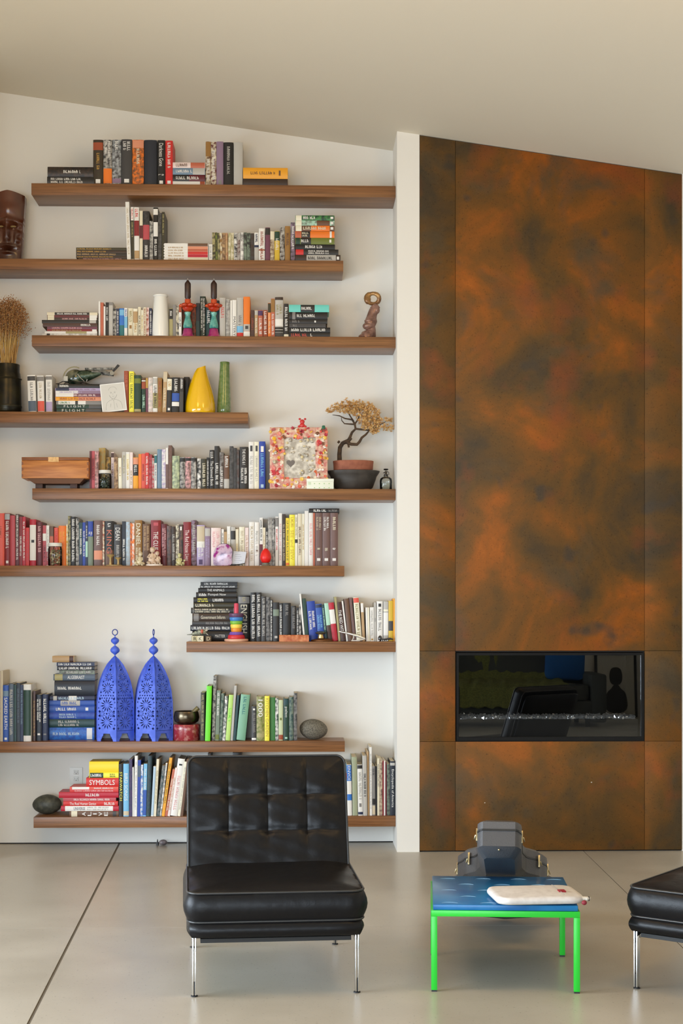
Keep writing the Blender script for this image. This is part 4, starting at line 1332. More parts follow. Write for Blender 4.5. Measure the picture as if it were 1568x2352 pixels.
# ---- pencil drawing propped on the fourth shelf
Yd = Y_S+.006; k = ppm(Yd)
pd = thing('pencil_drawing', 'white card with a faint pencil portrait leaning on the fourth-shelf books', 'drawing', (at(263.5,1399,Yd).x, Yd+.001, SZ[3]+.0006), rot=(R(-7),R(-6.5),0))
w_, h_ = 56.3/k/2, 67.5/k
m = MB(); m.box(-w_, w_, 0, .0012, .004, h_); m.build('card', mat('drawing_card', rgb(240,239,234), .8), pd)
m = MB(); m.box(-w_+.005, w_-.005, -.0004, 0, .009, h_-.005); m.build('paper', mat('drawing_paper', rgb(214,211,202), .85), pd)
m = MB(); pen = .0007
def pl_(pts, r=pen): m.tube([(x*w_*2, -.0006, y*h_) for x, y in pts], r, 4)
pl_([(.0+.16*math.cos(a), .66+.19*math.sin(a)) for a in [R(200+10*j) for j in range(15)]])
pl_([(.0+.17*math.cos(a), .74+.14*math.sin(a)) for a in [R(10+16*j) for j in range(11)]], .0004)
for s in (-1, 1):
    pl_([(s*.05,.665),(s*.075,.675),(s*.10,.665)], .001); pl_([(s*.04,.70),(s*.08,.712),(s*.11,.70)], .0004)
    pl_([(s*.05,.48),(s*.06,.44),(s*.18,.40),(s*.28,.34),(s*.33,.2),(s*.34,.1)], .0005)
pl_([(0,.66),(-.012,.60),(.012,.595)], .0004); pl_([(-.05,.55),(0,.54),(.05,.55)], .0006)
pl_([(-.05,.45),(0,.41),(.06,.45)], .0006); pl_([(-.12,.3),(-.15,.18)], .0005); pl_([(.1,.3),(.13,.15)], .0004); pl_([(0,.4),(.02,.1)], .0004)
m.build('pencil_lines', mat('graphite', rgb(140,138,132), .7), pd)

# ---- yellow gourd vase, green bottle vase (fourth shelf)
yv = thing('yellow_vase', 'glossy yellow teardrop ceramic vase with a notched lip on the fourth shelf', 'vase', P(459.5,3,.075))
Yy = Y_S+.075
pr = prof_px([(33,948),(34.5,945),(34.8,938),(34,925),(31,908),(26.5,890),(21,872),(16,857),(12.5,848),(10.8,843),(10.4,841)], Yy, 948)
m = MB(); seg = 40; vs = []; fs = []
inn = [(r_*.86-.001, z) for r_, z in reversed(pr[4:])]
allp = pr+inn
ztop = pr[-1][1]
for r_, z in allp:
    for j in range(seg):
        a = 2*math.pi*j/seg; t = max(0, (z-ztop*.80)/(ztop*.2))
        lean = .006*t - .0
        notch = t**3*(.009*math.cos(a-R(20)) - .012*math.exp(-((math.sin((a-R(115))/2))/.33)**2))
        vs.append((r_*math.cos(a)+lean, r_*math.sin(a), z+notch))
for i in range(len(allp)-1):
    for j in range(seg): fs.append((i*seg+j, i*seg+(j+1)%seg, (i+1)*seg+(j+1)%seg, (i+1)*seg+j))
fs.append(tuple(range(seg-1,-1,-1))); fs.append(tuple((len(allp)-1)*seg+j for j in range(seg)))
m.add(vs, fs); m.build('body', mat('yellow_glaze', rgb(238,186,14), .07, coat=.8), yv, smooth=60)
gv = thing('green_vase', 'tall slender green glazed vase at the right end of the fourth shelf', 'vase', P(514,3,.10), rot=(0,R(1.0),0))
Yg = Y_S+.10
m = MB(); m.lathe(prof_px([(14,948),(15.6,945),(16,935),(15.4,915),(14,890),(12.6,865),(11.6,845),(11.3,834),(11.4,829),(10.6,828),(9,829),(8.8,840),(10,880)], Yg, 948), 36)
m.build('body', mat('green_glaze', rgb(92,118,58), .14, col2=rgb(118,136,84), scale=60, coat=.5), gv, smooth=60)

# ---- dovetailed wooden box (fifth shelf)
Yx = Y_S-.028; k = ppm(Yx)
bx = thing('wooden_box', 'dovetailed wooden box with a brass plate at the left end of the fifth shelf', 'box', (at(126.5,1399,Yx).x, Yx, SZ[4]+.0005))
W3 = 76/k; zt_ = (1123-1053)/k; zl = (1123-1060)/k; zb3 = (1123-1101)/k; D3 = .20
wood = mat('box_wood', rgb(200,130,64), .45, col2=rgb(168,100,46), scale=5, stretch=(1,6,14))
wood_d = mat('box_wood_dark', rgb(150,90,44), .5, col2=rgb(122,70,34), scale=8, stretch=(1,6,14))
m = MB(); m.box(-W3,W3,0,D3,zb3,zl-.0006); m.build('body', wood, bx, bevel=.0012)
m = MB(); m.box(-W3,W3,-.0005,D3,zl+.0006,zt_); m.build('lid', wood_d, bx, bevel=.0015)
for s in (-1, 1):
    for j in range(3):
        m = MB(); z0 = zb3+(zl-zb3)*(.06+.33*j); x0 = s*W3; dx = .0085+.001*(j % 2)
        m.prism([(x0-s*dx,z0+.004),(x0,z0),(x0,z0+(zl-zb3)*.2),(x0-s*dx,z0+(zl-zb3)*.2-.004)], -.0006, .001, 'y'); m.build('dovetail', wood_d, bx)
m = MB(); m.box(-.038,-.004+.024,-.0022,0,zl-.009,zt_+.0006); m.box(-.038,.020,-.0022,.012,zt_,zt_+.0012); m.build('brass_plate', mat('pale_brass', rgb(222,178,116), .4, .2, col2=rgb(196,150,90), scale=60), bx)
m = MB(); zf = (1123-1112)/k
m.add([(-W3*.86,.012,zb3),(W3*.86,.012,zb3),(W3*.86,D3-.02,zb3),(-W3*.86,D3-.02,zb3),(-W3*.66,.04,zf),(W3*.70,.04,zf),(W3*.70,D3-.05,zf),(-W3*.66,D3-.05,zf)], [(0,1,2,3),(7,6,5,4),(0,4,5,1),(1,5,6,2),(2,6,7,3),(3,7,4,0)])
m.build('tapered_base', mat('box_base', rgb(128,92,72), .55), bx)
for x in (-W3*.52, W3*.52):
    m = MB(); m.box(x-.02,x+.02,.045,D3-.05,0,zf); m.build('foot', mat('box_foot', rgb(58,30,20), .5), bx, bevel=.001)

# ---- jars (fifth and sixth shelves)
def jar(lab, cat, px, si, s, hwp, y_top, y_lid, base, contents, lidm, cname, round_=False):
    Yj = Y_S+s; k = ppm(Yj)
    j = thing('glass_jar', lab, cat, P(px,si,s))
    H_ = (base-y_top)/k; Rj = hwp/k; hl = (base-y_lid)/k
    MB().lathe([(Rj*.9,0),(Rj,.004),(Rj,hl*.86),(Rj*.93,hl*.93),(Rj*.93,hl)], 32, cap=True).build('glass', thin_glass('jar_glass', (.97,.98,.97), .03, 1.4), j, smooth=50)
    MB().lathe([(Rj*.94,hl-.001),(Rj*1.0,hl),(Rj*1.0,hl+(H_-hl)*.4),(Rj*.97,hl+(H_-hl)*.5),(Rj*1.0,hl+(H_-hl)*.6),(Rj*.98,H_),(0,H_)], 32).build('lid', lidm, j, smooth=40)
    rr = random.Random(int(px)); m = MB(); n_ = 0
    for i in range(70):
        a = rr.uniform(0,6.28); q = Rj*.72*math.sqrt(rr.random()); z = rr.uniform(.09,.8)*hl; s_ = rr.uniform(.0045,.0085)
        m.ell((q*math.cos(a), q*math.sin(a), z), (s_,s_,s_*rr.uniform(.5,1)), 7, 5)
    tag(m.build('contents', contents, j, smooth=70), kind='stuff', label=cname)
jar('small glass jar with a white lid and dark green marbles, fifth shelf', 'jar', 241, 4, .046, 14.6, 1079.5, 1086.5, 1122, mat('marbles', rgb(34,48,30), .15, col2=rgb(150,156,134), scale=60, mix=.62), mat('jar_lid_white', rgb(226,224,214), .4), 'dark green marbles')
jar('glass jar of sea shells with a white lid before the red books', 'jar', 126.5, 5, .045, 16, 1246, 1253.5, 1298, mat('shells', rgb(206,188,146), .5, col2=rgb(96,78,48), scale=70), mat('jar_lid_white', rgb(226,224,214), .4), 'pale shells')

# ---- trinket-covered picture frame (fifth shelf)
Yf = Y_S+.022; k = ppm(Yf)
pf = thing('trinket_frame', 'picture frame encrusted with pink and red trinkets on the fifth shelf', 'picture frame', (at(685,1399,Yf).x, Yf, SZ[4]+.0006), rot=(R(-3),0,0))
def fp_(u, v): return ((600+u/4.9-685)/k, (1123.5-(900+v/4.9))/k)     # zoom coordinates -> frame plane
x0,z0 = fp_(95,1090); x1,z1 = fp_(745,395); xi0,zi0 = fp_(255,970); xi1,zi1 = fp_(610,510)
m = MB(); m.box(x0,xi0,0,.014,0.0005,z1); m.box(xi1,x1,0,.014,.0005,z1); m.box(xi0,xi1,0,.014,.0005,zi0); m.box(xi0,xi1,0,.014,zi1,z1)
m.build('moulding', mat('frame_base', rgb(204,124,116), .5, col2=rgb(228,200,170), scale=44), pf, bevel=.002)
m = MB(); m.box(xi0,xi1,.010,.013,zi0,zi1); m.build('photo', mat('old_photo', rgb(176,168,154), .3, col2=rgb(232,226,212), scale=34), pf)
m = MB(); c_ = fp_(330,800)
m.prism([(c_[0]+.0027*16*math.sin(t)**3*.55, c_[1]+.0027*.55*(13*math.cos(t)-5*math.cos(2*t)-2*math.cos(3*t)-math.cos(4*t))) for t in [2*math.pi*j/24 for j in range(24)]], .0075, .0102, 'y')
m.build('heart_shape', mat('grey_heart', rgb(112,104,98), .35), pf)
rt = random.Random(21)
TC = [rgb(*c) for c in ((214,70,66),(232,140,130),(238,196,90),(236,220,196),(206,96,50),(176,44,60),(240,232,220),(226,170,60),(120,70,44),(230,110,84))]
def tmat(i): return mat(f'trinket_{i}', TC[i], .3)
def spot():
    while True:
        u, v = rt.uniform(100,740), rt.uniform(400,1085)
        if not (262 < u < 600 and 520 < v < 960): return u, v
for i in range(150):
    u, v = spot(); x, z = fp_(u, v); s = rt.uniform(.005,.012); kind_ = i % 4; m = MB()
    Mx = Matrix.Translation((x, -.001, max(z, .012)))
    if kind_ == 0: m.ell((0,0,0), (s,.006,s), 10, 8, Mx); nm = 'bead'
    elif kind_ == 1: m.lathe([(s,-.001),(s*1.05,.003),(s*.8,.005),(s*.4,.0035),(0,.0035)], 12, M=Mx @ Matrix.Rotation(R(90),4,'X')); nm = 'button'
    elif kind_ == 2: m.box(-s*1.2,s*1.2,-.004,.003,-s*.6,s*.6, Mx @ Matrix.Rotation(rt.uniform(-.8,.8),4,'Y')); nm = 'token'
    else: m.prism([(s*1.25*math.cos(a)*(1 if q % 2 else .5), s*1.25*math.sin(a)*(1 if q % 2 else .5)) for q, a in enumerate([2*math.pi*j/10 for j in range(10)])], -.004, .002, 'y', Mx); nm = 'star_charm'
    m.build(nm, tmat(i % 10 if rt.random() < .6 else rt.randint(0, 9)), pf, smooth=40)
for i in range(60):                    # pale charms inside the opening
    u, v = rt.uniform(265,600), rt.uniform(520,960)
    if u < 430 and v > 690: continue
    x, z = fp_(u, v); s = rt.uniform(.005,.010)
    m = MB(); m.ell((0,0,0), (s,.005,s*rt.uniform(.6,1.2)), 10, 8, Matrix.Translation((x,.006,z))); m.build('charm', mat(f'pale_charm_{i%3}', [rgb(206,196,176), rgb(176,168,152), rgb(222,206,160)][i % 3], .3, .3 if i % 3 == 1 else 0), pf, smooth=60)
def relief_part(nm, mt, fn):
    m = MB(); fn(m); return m.build(nm, mt, pf, smooth=40)
x,z = fp_(135,422); relief_part('pink_plaque', mat('plaque_pink', rgb(176,88,84), .35), lambda m: m.box(-.0105,.0105,-.008,0,-.007,.007, Matrix.Translation((x,0,z)) @ Matrix.Rotation(R(-20),4,'Y')))
def bear(m):
    for u,v,ru,rv in ((460,330,28,26),(432,300,14,12),(492,300,14,12),(460,370,30,26),(425,385,16,14),(495,385,16,14)):
        a,b_ = fp_(u,v); m.ell((a,.004,b_), (ru/4.9/k,.007,rv/4.9/k), 12, 8)
relief_part('red_figure', mat('trinket_red', rgb(206,52,52), .3), bear)
x,z = fp_(700,395); relief_part('green_bucket', mat('bucket_green', rgb(48,110,84), .4), lambda m: (m.lathe([(.0105,-.010),(.0085,.008),(.007,.0095),(0,.0095)], 16, (x,-.002,z)), m.lathe([(.0115,-.0105),(.0118,-.008),(.0105,-.007)], 16, (x,-.002,z))))
def flower(m):
    a,b_ = fp_(145,525)
    for q in range(6): m.ell((a+.0065*math.cos(q*1.047), -.005, b_+.0065*math.sin(q*1.047)), (.006,.004,.006), 8, 6)
    m.ell((a,-.008,b_), (.005,.004,.005), 8, 6)
relief_part('yellow_flower', mat('trinket_yellow', rgb(240,182,34), .35), flower)
x,z = fp_(160,685); bone = mat('bone', rgb(224,212,194), .5)
relief_part('skull_charm', bone, lambda m: (m.ell((x,-.006,z+.001), (.0092,.008,.0082), 14, 10), m.box(x-.005,x+.005,-.012,-.003,z-.0095,z-.004)))
relief_part('skull_eyes', black_m, lambda m: [m.ell((x+s*.0036,-.0128,z), (.0024,.002,.0024), 8, 6) for s in (-1,1)])
def pot(m):
    a,b_ = fp_(150,790)
    m.lathe([(.006,-.0095),(.0085,-.008),(.0095,.0),(.0085,.008),(.007,.009),(0,.0095)], 16, (a,-.008,b_))
    m.tube([(a+.009,-.008,b_+.005),(a+.0145,-.008,b_+.004),(a+.0135,-.008,b_-.003),(a+.009,-.008,b_-.005)], .0014, 6)
    m.tube([(a-.008,-.008,b_-.003),(a-.012,-.008,b_+.003),(a-.0145,-.008,b_+.008)], [.002,.0016,.001], 6)
relief_part('mini_teapot', mat('teapot_charm', rgb(196,190,160), .35, .2), pot)
vs_, fs_, asp = text_mesh('5'); a,b_ = fp_(100,965)
m = MB(); m.add([(a+vx*.0155, -.006, b_+vy*.0235) for vx,vy in vs_], fs_); m.build('number_five', mat('trinket_pale', rgb(244,206,200), .4), pf)
x,z = fp_(138,908); relief_part('red_tag', mat('tag_red', rgb(196,40,52), .35), lambda m: m.box(x-.0105,x+.0105,-.0055,0,z-.0145,z+.0145))
x,z = fp_(725,685); relief_part('round_badge', mat('badge', rgb(228,214,178), .3, col2=rgb(110,84,54), scale=120), lambda m: m.lathe([(.010,0),(.0105,.004),(.009,.006),(0,.0065)], 18, M=Matrix.Translation((x,0,z)) @ Matrix.Rotation(R(90),4,'X')))
x,z = fp_(665,740); relief_part('red_ticket', mat('ticket_red', rgb(214,62,52), .4), lambda m: m.box(x-.011,x+.011,-.003,0,z-.014,z+.014))
m = MB()
for j in range(3): m.box(x-.008,x+.007,-.0036,-.003,z+.006-j*.007,z+.0085-j*.007)
m.build('ticket_print', mat('trinket_pale', rgb(244,206,200), .4), pf)
dl = thing('girl_figurine', 'tiny pink-dressed girl figurine with raised arms standing on the dotted box', 'figurine', (0,0,0))
# ---- dotted box in front of the frame, girl on top
Yo = Y_S+.004; k2 = ppm(Yo)
db = thing('dotted_box', 'small white box with green dots at the foot of the trinket frame', 'box', (at(735,1399,Yo).x, Yo, SZ[4]+.0005))
w_, h_ = 31/k2, 23.5/k2
m = MB(); m.box(-w_,w_,0,.016,0,h_*.72); m.build('tray', mat('box_white', rgb(236,240,222), .6), db, bevel=.0008)
m = MB(); m.box(-w_*1.01,w_*1.01,-.0006,.0166,h_*.72+.0003,h_); m.build('lid', mat('box_white2', rgb(240,243,228), .6), db, bevel=.0008)
m = MB()
for j in range(4):
    for zz in (.45, .05):
        m.lathe([(.0028,0),(.0028,.0009),(0,.0009)], 12, M=Matrix.Translation((-w_*.42+j*w_*.36, 0, h_*zz+.004)) @ Matrix.Rotation(R(90),4,'X'))
for j in range(3): m.box(-w_*.88+j*.006,-w_*.88+j*.006+.0015,-.0009,0,h_*.4,h_*.68)
m.build('green_dots', mat('dot_green', rgb(150,196,120), .6), db)
dl.location = (at(730.5,1399,Yo).x, Yo+.008, SZ[4]+.0005+h_+.0003)
skin = mat('doll_skin', rgb(224,178,150), .5)
m = MB()
for s in (-1, 1):
    m.tube([(s*.003,0,0),(s*.003,0,.010)], .0018, 8); m.tube([(s*.003,0,.027),(s*.0062,0,.032),(s*.0058,0,.040)], [.0016,.0015,.0013], 8)
m.tube([(0,0,.008),(0,0,.028),(0,0,.031)], [.004,.004,.0018], 8); m.ell((0,-.0005,.0345), (.0038,.0038,.0042), 12, 8); m.build('body', skin, dl, smooth=60)
MB().lathe([(.0070,.008),(.0042,.021),(.0045,.027),(.0035,.029)], 14).build('dress', mat('doll_dress', rgb(240,206,208), .6), dl, smooth=60)
m = MB(); m.ell((0,.001,.036), (.0043,.0040,.0040), 12, 8); m.build('hair', mat('doll_hair', rgb(40,26,20), .6), dl, smooth=60)

# ---- bonsai (fifth shelf)
Yz = Y_S+.115; k = ppm(Yz)
bo = thing('bonsai', 'dried golden bonsai tree in a terracotta pot near the white pier', 'bonsai', P(811,4,.115))
def bz_(u, v, d=0): return ((600+u/4.9-811)/k, d, (1123.5-(900+v/4.9))/k)
op = thing('grey_planter', 'dark grey oval footed planter holding the bonsai pot', 'planter', P(811.5,4,.115))
MB().lathe([(36/k,0),(38/k,.004),(44/k,.014),(51/k,.06),(53/k,.078),(56/k,.088),(60/k,.104),(60.5/k,.109),(56/k,.112),(52/k,.105),(46/k,.09),(0,.088)], 44, sy=.62).build('bowl', mat('grey_stoneware', rgb(66,60,54), .5, col2=rgb(54,48,42), scale=20), op, smooth=40)
m = MB()
for s in (-1,1): m.box(s*30/k-.014, s*30/k+.014, -.05, .05, 0, .006)
m.build('foot', mat('planter_foot', rgb(110,62,46), .6), op)
MB().lathe([(40/k,.0895),(45/k,.114),(46/k,.150),(46.6/k,.156),(46.6/k,.166),(44/k,.167),(43/k,.160),(0,.160)], 44, sy=.62).build('terracotta_pot', mat('terracotta', rgb(160,96,70), .75, col2=rgb(140,80,58), scale=30), bo, smooth=40)
MB().ell((0,0,.158), (42/k,42*.62/k,.006), 24, 8).build('soil', mat('soil', rgb(58,42,30), .95), bo, smooth=60)
bark = mat('bark', rgb(84,62,40), .8, col2=rgb(52,40,30), scale=40, bump=.5, bscale=90)
m = MB()
m.tube([bz_(880,765), bz_(878,690), bz_(885,610,.004), bz_(915,562,.006), bz_(985,530,.0), bz_(1015,505)], [.0135,.0125,.012,.0115,.011,.006], 12)
m.tube([bz_(960,555), bz_(1010,575,-.004), bz_(1075,578,-.006), bz_(1105,545,-.004), bz_(1130,500), bz_(1175,465), bz_(1205,430,.006)], [.009,.009,.0085,.008,.007,.006,.0045], 10)
m.tube([bz_(975,535), bz_(1000,490,.006), bz_(1020,440,.008), bz_(1060,400,.006), bz_(1050,345), bz_(1020,300,-.004), bz_(940,285), bz_(880,255), bz_(800,245)], [.0085,.008,.007,.0065,.006,.005,.004,.003,.0015], 10)
m.tube([bz_(1050,350), bz_(990,345,.01), bz_(935,340,.012), bz_(905,305,.012), bz_(900,270,.014)], [.005,.004,.0032,.0025,.0014], 8)
m.tube([bz_(1060,400), bz_(1120,410,-.01), bz_(1200,420,-.014), bz_(1280,390,-.014), bz_(1400,320,-.01)], [.006,.005,.004,.003,.0014], 8)
m.tube([bz_(1050,350), bz_(1090,290,-.006), bz_(1110,220,-.006), bz_(1090,140)], [.005,.004,.003,.0012], 8)
m.tube([bz_(1040,320), bz_(990,240,.008), bz_(960,170,.006), bz_(930,120)], [.0045,.0035,.0025,.001], 8)
m.tube([bz_(1205,430), bz_(1260,350,.004), bz_(1300,290,.004), bz_(1340,270)], [.004,.003,.002,.001], 8)
m.tube([bz_(860,560), bz_(880,540)], [.006,.007], 8); m.tube([bz_(975,570), bz_(985,610)], [.005,.006], 8)
m.build('trunk', bark, bo, smooth=60)
rb = random.Random(9)
pads = [(800,190,70,40),(880,150,70,45),(960,120,65,40),(1010,190,80,60),(1090,130,75,50),(1100,210,90,60),(1190,170,75,55),(1160,290,90,60),(1260,230,75,60),(1230,330,90,60),(1300,300,60,55),(1180,390,70,40),(1280,400,70,40),(1430,300,45,25),(1430,395,60,35),(1350,370,50,35),(940,210,60,35),(1270,440,55,25)]
leaf = MB()
for (u, v, ru, rv) in pads:
    for c in range(int(ru*rv/85)):
        a = rb.uniform(0,6.28); q = math.sqrt(rb.random()); cu, cv = u+ru*q*math.cos(a), v+rv*q*math.sin(a); cd_ = rb.gauss(0,.026)
        cx_, cy_, cz_ = bz_(cu, cv, cd_)
        for b_ in range(16):
            az, el = rb.uniform(0,6.28), rb.uniform(-.2,1.45); L = rb.uniform(.008,.015); w = .0016
            d_ = Vector((math.cos(az)*math.cos(el), math.sin(az)*math.cos(el), math.sin(el)))
            s_ = d_.cross(Vector((.3,.2,1))).normalized()*w; o_ = Vector((cx_,cy_,cz_)); up_ = s_.cross(d_).normalized()*w*.7
            leaf.add([o_-s_*.4, o_+s_*.4, o_+d_*L*.6+s_, o_+d_*L, o_+d_*L*.6-s_, o_+d_*L*.5+up_], [(0,1,2,3,4),(0,1,5),(1,2,5),(2,3,5),(3,4,5),(4,0,5)])
tag(leaf.build('foliage', mat('dry_foliage', rgb(240,204,136), .7, col2=rgb(214,158,88), scale=60), bo), kind='stuff')

# ---- little pump bottle beside the pier (fifth shelf)
pb = thing('pump_bottle', 'small clear glass atomiser bottle with a pump head beside the white pier', 'bottle', P(886,4,.055))
k = ppm(Y_S+.055)
MB().lathe([(13/k,0),(14/k,.003),(14.2/k,.05),(13/k,.062),(9/k,.070),(5/k,.074),(4/k,.080),(0,.080)], 28).build('glass', thin_glass('bottle_glass', (.95,.97,.95), .03, 1.45), pb, smooth=50)
MB().lathe([(11/k,.003),(12/k,.006),(12/k,.036),(0,.037)], 20).build('liquid', thin_glass('liquid', (.93,.93,.88), .05, 1.33), pb, smooth=50)
m = MB(); m.lathe([(5/k,.076),(5/k,.086),(3/k,.088),(2.4/k,.104),(0,.105)], 14); m.tube([(-.016,0,.094),(-.004,0,.099),(.008,0,.097)], .0024, 8); m.lathe([(4/k,.110),(6/k,.114),(5/k,.118),(0,.119)], 12); m.tube([(0,0,.10),(0,0,.114)], .002, 8); m.tube([(.006,0,.105),(.016,0,.098),(.016,0,.084)], .0022, 8)
m.build('pump', mat('pump_metal', rgb(70,66,62), .25, .8), pb, smooth=50)

# ---- figurines on the sixth shelf
def fig_mat(n, c): return mat(n, c, .4, col2=tuple(v*.72 for v in c), scale=50)
cream_f = fig_mat('figurine_cream', rgb(226,210,172)); pinkish_f = fig_mat('figurine_pink', rgb(226,198,170)); wax_f = fig_mat('figurine_greenish', rgb(214,206,150))
ks = ppm(Y_S+.035)
mu = thing('mushroom_figurine', 'carved tan mushroom pair on a small base, sixth shelf', 'figurine', P(261.5,5,.035))
m = MB(); m.lathe([(19/ks,0),(20/ks,.003),(16/ks,.006),(0,.007)], 24, sy=.7); m.build('base', fig_mat('mushroom_base', rgb(196,170,120)), mu, smooth=50)
for (x, h, r_, nm) in ((-.019,.062,.024,'mushroom'), (.024,.046,.019,'mushroom')):
    m = MB(); m.lathe([(.0075,.004),(.0055,h*.5),(.006,h*.72),(r_*.7,h*.86),(r_,h*.98),(r_*.96,h),(r_*.5,h*.965),(0,h*.93)], 20, (x,0,0)); m.build(nm, fig_mat('mushroom_tan', rgb(190,160,100)), mu, smooth=50)
def child(root, x, h, mt, lean=0., hat=False, arm=1):
    m = MB(); y = -.002
    m.tube([(x,y,.004),(x,y,h*.30),(x+lean*.5,y,h*.52),(x+lean*.8,y,h*.66)], [h*.20,h*.21,h*.15,h*.07], 12)
    m.ell((x+lean,y-.001,h*.83), (h*.15,h*.15,h*.165), 14, 10)
    for s in (-1, 1):
        m.tube([(x+lean*.7+s*h*.13,y,h*.6),(x+s*h*.22,y-h*.1,h*.42),(x+s*h*.08+arm*h*.05,y-h*.2,h*.34)], [h*.06,h*.055,h*.045], 8)
        m.tube([(x+s*h*.1,y,h*.12),(x+s*h*.2,y-h*.24,h*.11),(x+s*h*.16+h*.06,y-h*.42,h*.055)], [h*.095,h*.085,h*.055], 8)
    if hat: m.lathe([(h*.24,0),(h*.25,h*.02),(h*.14,h*.03),(h*.12,h*.12),(0,h*.15)], 16, (x+lean,y-.001,h*.87))
    else: m.ell((x+lean,y+.002,h*.87), (h*.16,h*.16,h*.15), 12, 8)
    return m.build('figure', mt, root, smooth=60)
f1 = thing('boy_figurine', 'cream porcelain figurine of a crouching child beside the seated trio, sixth shelf', 'figurine', P(321,5,.04))
child(f1, -.002, .078, cream_f, .006); m = MB(); m.ell((.018,-.012,.011), (.012,.012,.010), 12, 8); m.ell((-.021,-.008,.013), (.010,.010,.012), 12, 8); m.build('stones', cream_f, f1, smooth=60)
f2 = thing('children_figurine', 'cream porcelain figurine of children huddled on an oval base, sixth shelf', 'figurine', P(354,5,.042))
MB().lathe([(19.5/ks,0),(20/ks,.004),(19/ks,.009),(0,.010)], 28, sy=.72).build('base', mat('porcelain_base', rgb(236,222,206), .3), f2, smooth=40)
a_ = child(f2, -.013, .098, pinkish_f, .004); b_ = child(f2, .019, .074, pinkish_f, -.002); a_.location.z = b_.location.z = .007
f3 = thing('hat_figurine', 'pale yellow figurine of a seated figure in a brimmed hat, sixth shelf', 'figurine', P(412.5,5,.04))
child(f3, -.003, .070, wax_f, .002, hat=True); m = MB(); m.ell((.020,-.006,.012), (.009,.009,.011), 12, 8); m.ell((.026,-.004,.030), (.005,.005,.006), 10, 8); m.build('sack', wax_f, f3, smooth=60)
# agate
Ya = Y_S+.03; k = ppm(Ya)
ag = thing('agate', 'polished purple agate slice standing on the sixth shelf', 'agate', P(511.5,5,.03))
def agm():
    m = bpy.data.materials.new('purple_agate'); m.use_nodes = True; nt = m.node_tree; b = nt.nodes['Principled BSDF']
    tc = nt.nodes.new('ShaderNodeTexCoord'); n = nt.nodes.new('ShaderNodeTexNoise'); n.inputs['Scale'].default_value = 22; n.inputs['Detail'].default_value = 3
    nt.links.new(tc.outputs['Object'], n.inputs['Vector'])
    cr = nt.nodes.new('ShaderNodeValToRGB'); E = cr.color_ramp.elements
    E[0].position = .34; E[0].color = (*rgb(110,84,120),1); E[1].position = .72; E[1].color = (*rgb(120,28,108),1)
    e = E.new(.45); e.color = (*rgb(190,166,190),1); e = E.new(.55); e.color = (*rgb(206,178,196),1); e = E.new(.62); e.color = (*rgb(150,40,126),1)
    nt.links.new(n.outputs['Fac'], cr.inputs['Fac']); nt.links.new(cr.outputs['Color'], b.inputs['Base Color']); b.inputs['Roughness'].default_value = .1
    return m
pts = [(-20,0),(18,0),(22,8),(20,20),(23,33),(19,43),(11,50),(0,51),(-10,48),(-18,38),(-22,24),(-22,8)]
def smoothpoly(pts, n=2):
    for _ in range(n):
        q = []
        for i in range(len(pts)):
            a, b = pts[i], pts[(i+1) % len(pts)]
            q += [(a[0]*.75+b[0]*.25, a[1]*.75+b[1]*.25), (a[0]*.25+b[0]*.75, a[1]*.25+b[1]*.75)]
        pts = q
    return pts
sp_ = [(x/k, max(0,y)/k) for x, y in smoothpoly(pts)]
MB().prism(sp_, -.006, .012, 'y').build('polished_face', agm(), ag, bevel=.002)
MB().prism([(x*1.03, z*1.02) for x, z in sp_], .0125, .026, 'y').build('rind', mat('agate_rind', rgb(88,84,96), .5), ag, bevel=.004)
# small note card, dark stick, red egg on stand
k = ppm(Y_S+.02)
nc = thing('note_card', 'small white note card propped beside the purple agate', 'card', P(547,5,.035)+Vector((0,0,.0)), rot=(R(-14),R(2),0))
m = MB(); m.prism([(-16.5/k,.010),(14/k,.013),(17.5/k,34/k),(-12.5/k,35/k)], 0, .001, 'y'); m.build('card', mat('note_paper', rgb(212,216,224), .7), nc)
m = MB(); rr = random.Random(2)
for j in range(5): m.box(-10/k+rr.uniform(0,.006), 9/k-rr.uniform(0,.02), -.0004, 0, .020+j*.011, .0212+j*.011)
m.build('handwriting', mat('ink', rgb(120,128,150), .6), nc)
tag(nc.children[0], label=None)
st_ = thing('card_stand', 'thin black metal easel holding the note card, sixth shelf', 'stand', P(547,5,.02))
m = MB(); m.tube([(-.035,-.004,.002),(0,-.006,.006),(.036,-.002,.014)], .0022, 6); m.tube([(-.02,-.003,.004),(-.02,.03,.002)], .002, 6); m.tube([(.02,-.003,.008),(.022,.03,.002)], .002, 6)
m.build('wire', black_m, st_)
k = ppm(Y_S+.03)
eg = thing('red_egg', 'bright red egg on a small grey holder, sixth shelf', 'egg', P(610,5,.035)+Vector((0,0,.014)))
MB().lathe([(0,0),(6/k,.001),(10/k,.010),(12.8/k,.026),(13/k,.036),(11.4/k,.054),(8.4/k,.070),(5/k,.079),(2/k,.084),(0,.0845)], 30).build('shell', mat('egg_red', rgb(226,30,24), .38), eg, smooth=60)
eh = thing('egg_holder', 'small grey ring holder under the red egg', 'holder', P(610,5,.035))
MB().lathe([(9.5/k,0),(10/k,.002),(8.2/k,.008),(9.5/k,.017),(8.8/k,.017),(7/k,.009),(7/k,.001)], 26, cap=False).build('ring', mat('holder_grey', rgb(120,112,96), .5), eh, smooth=50)
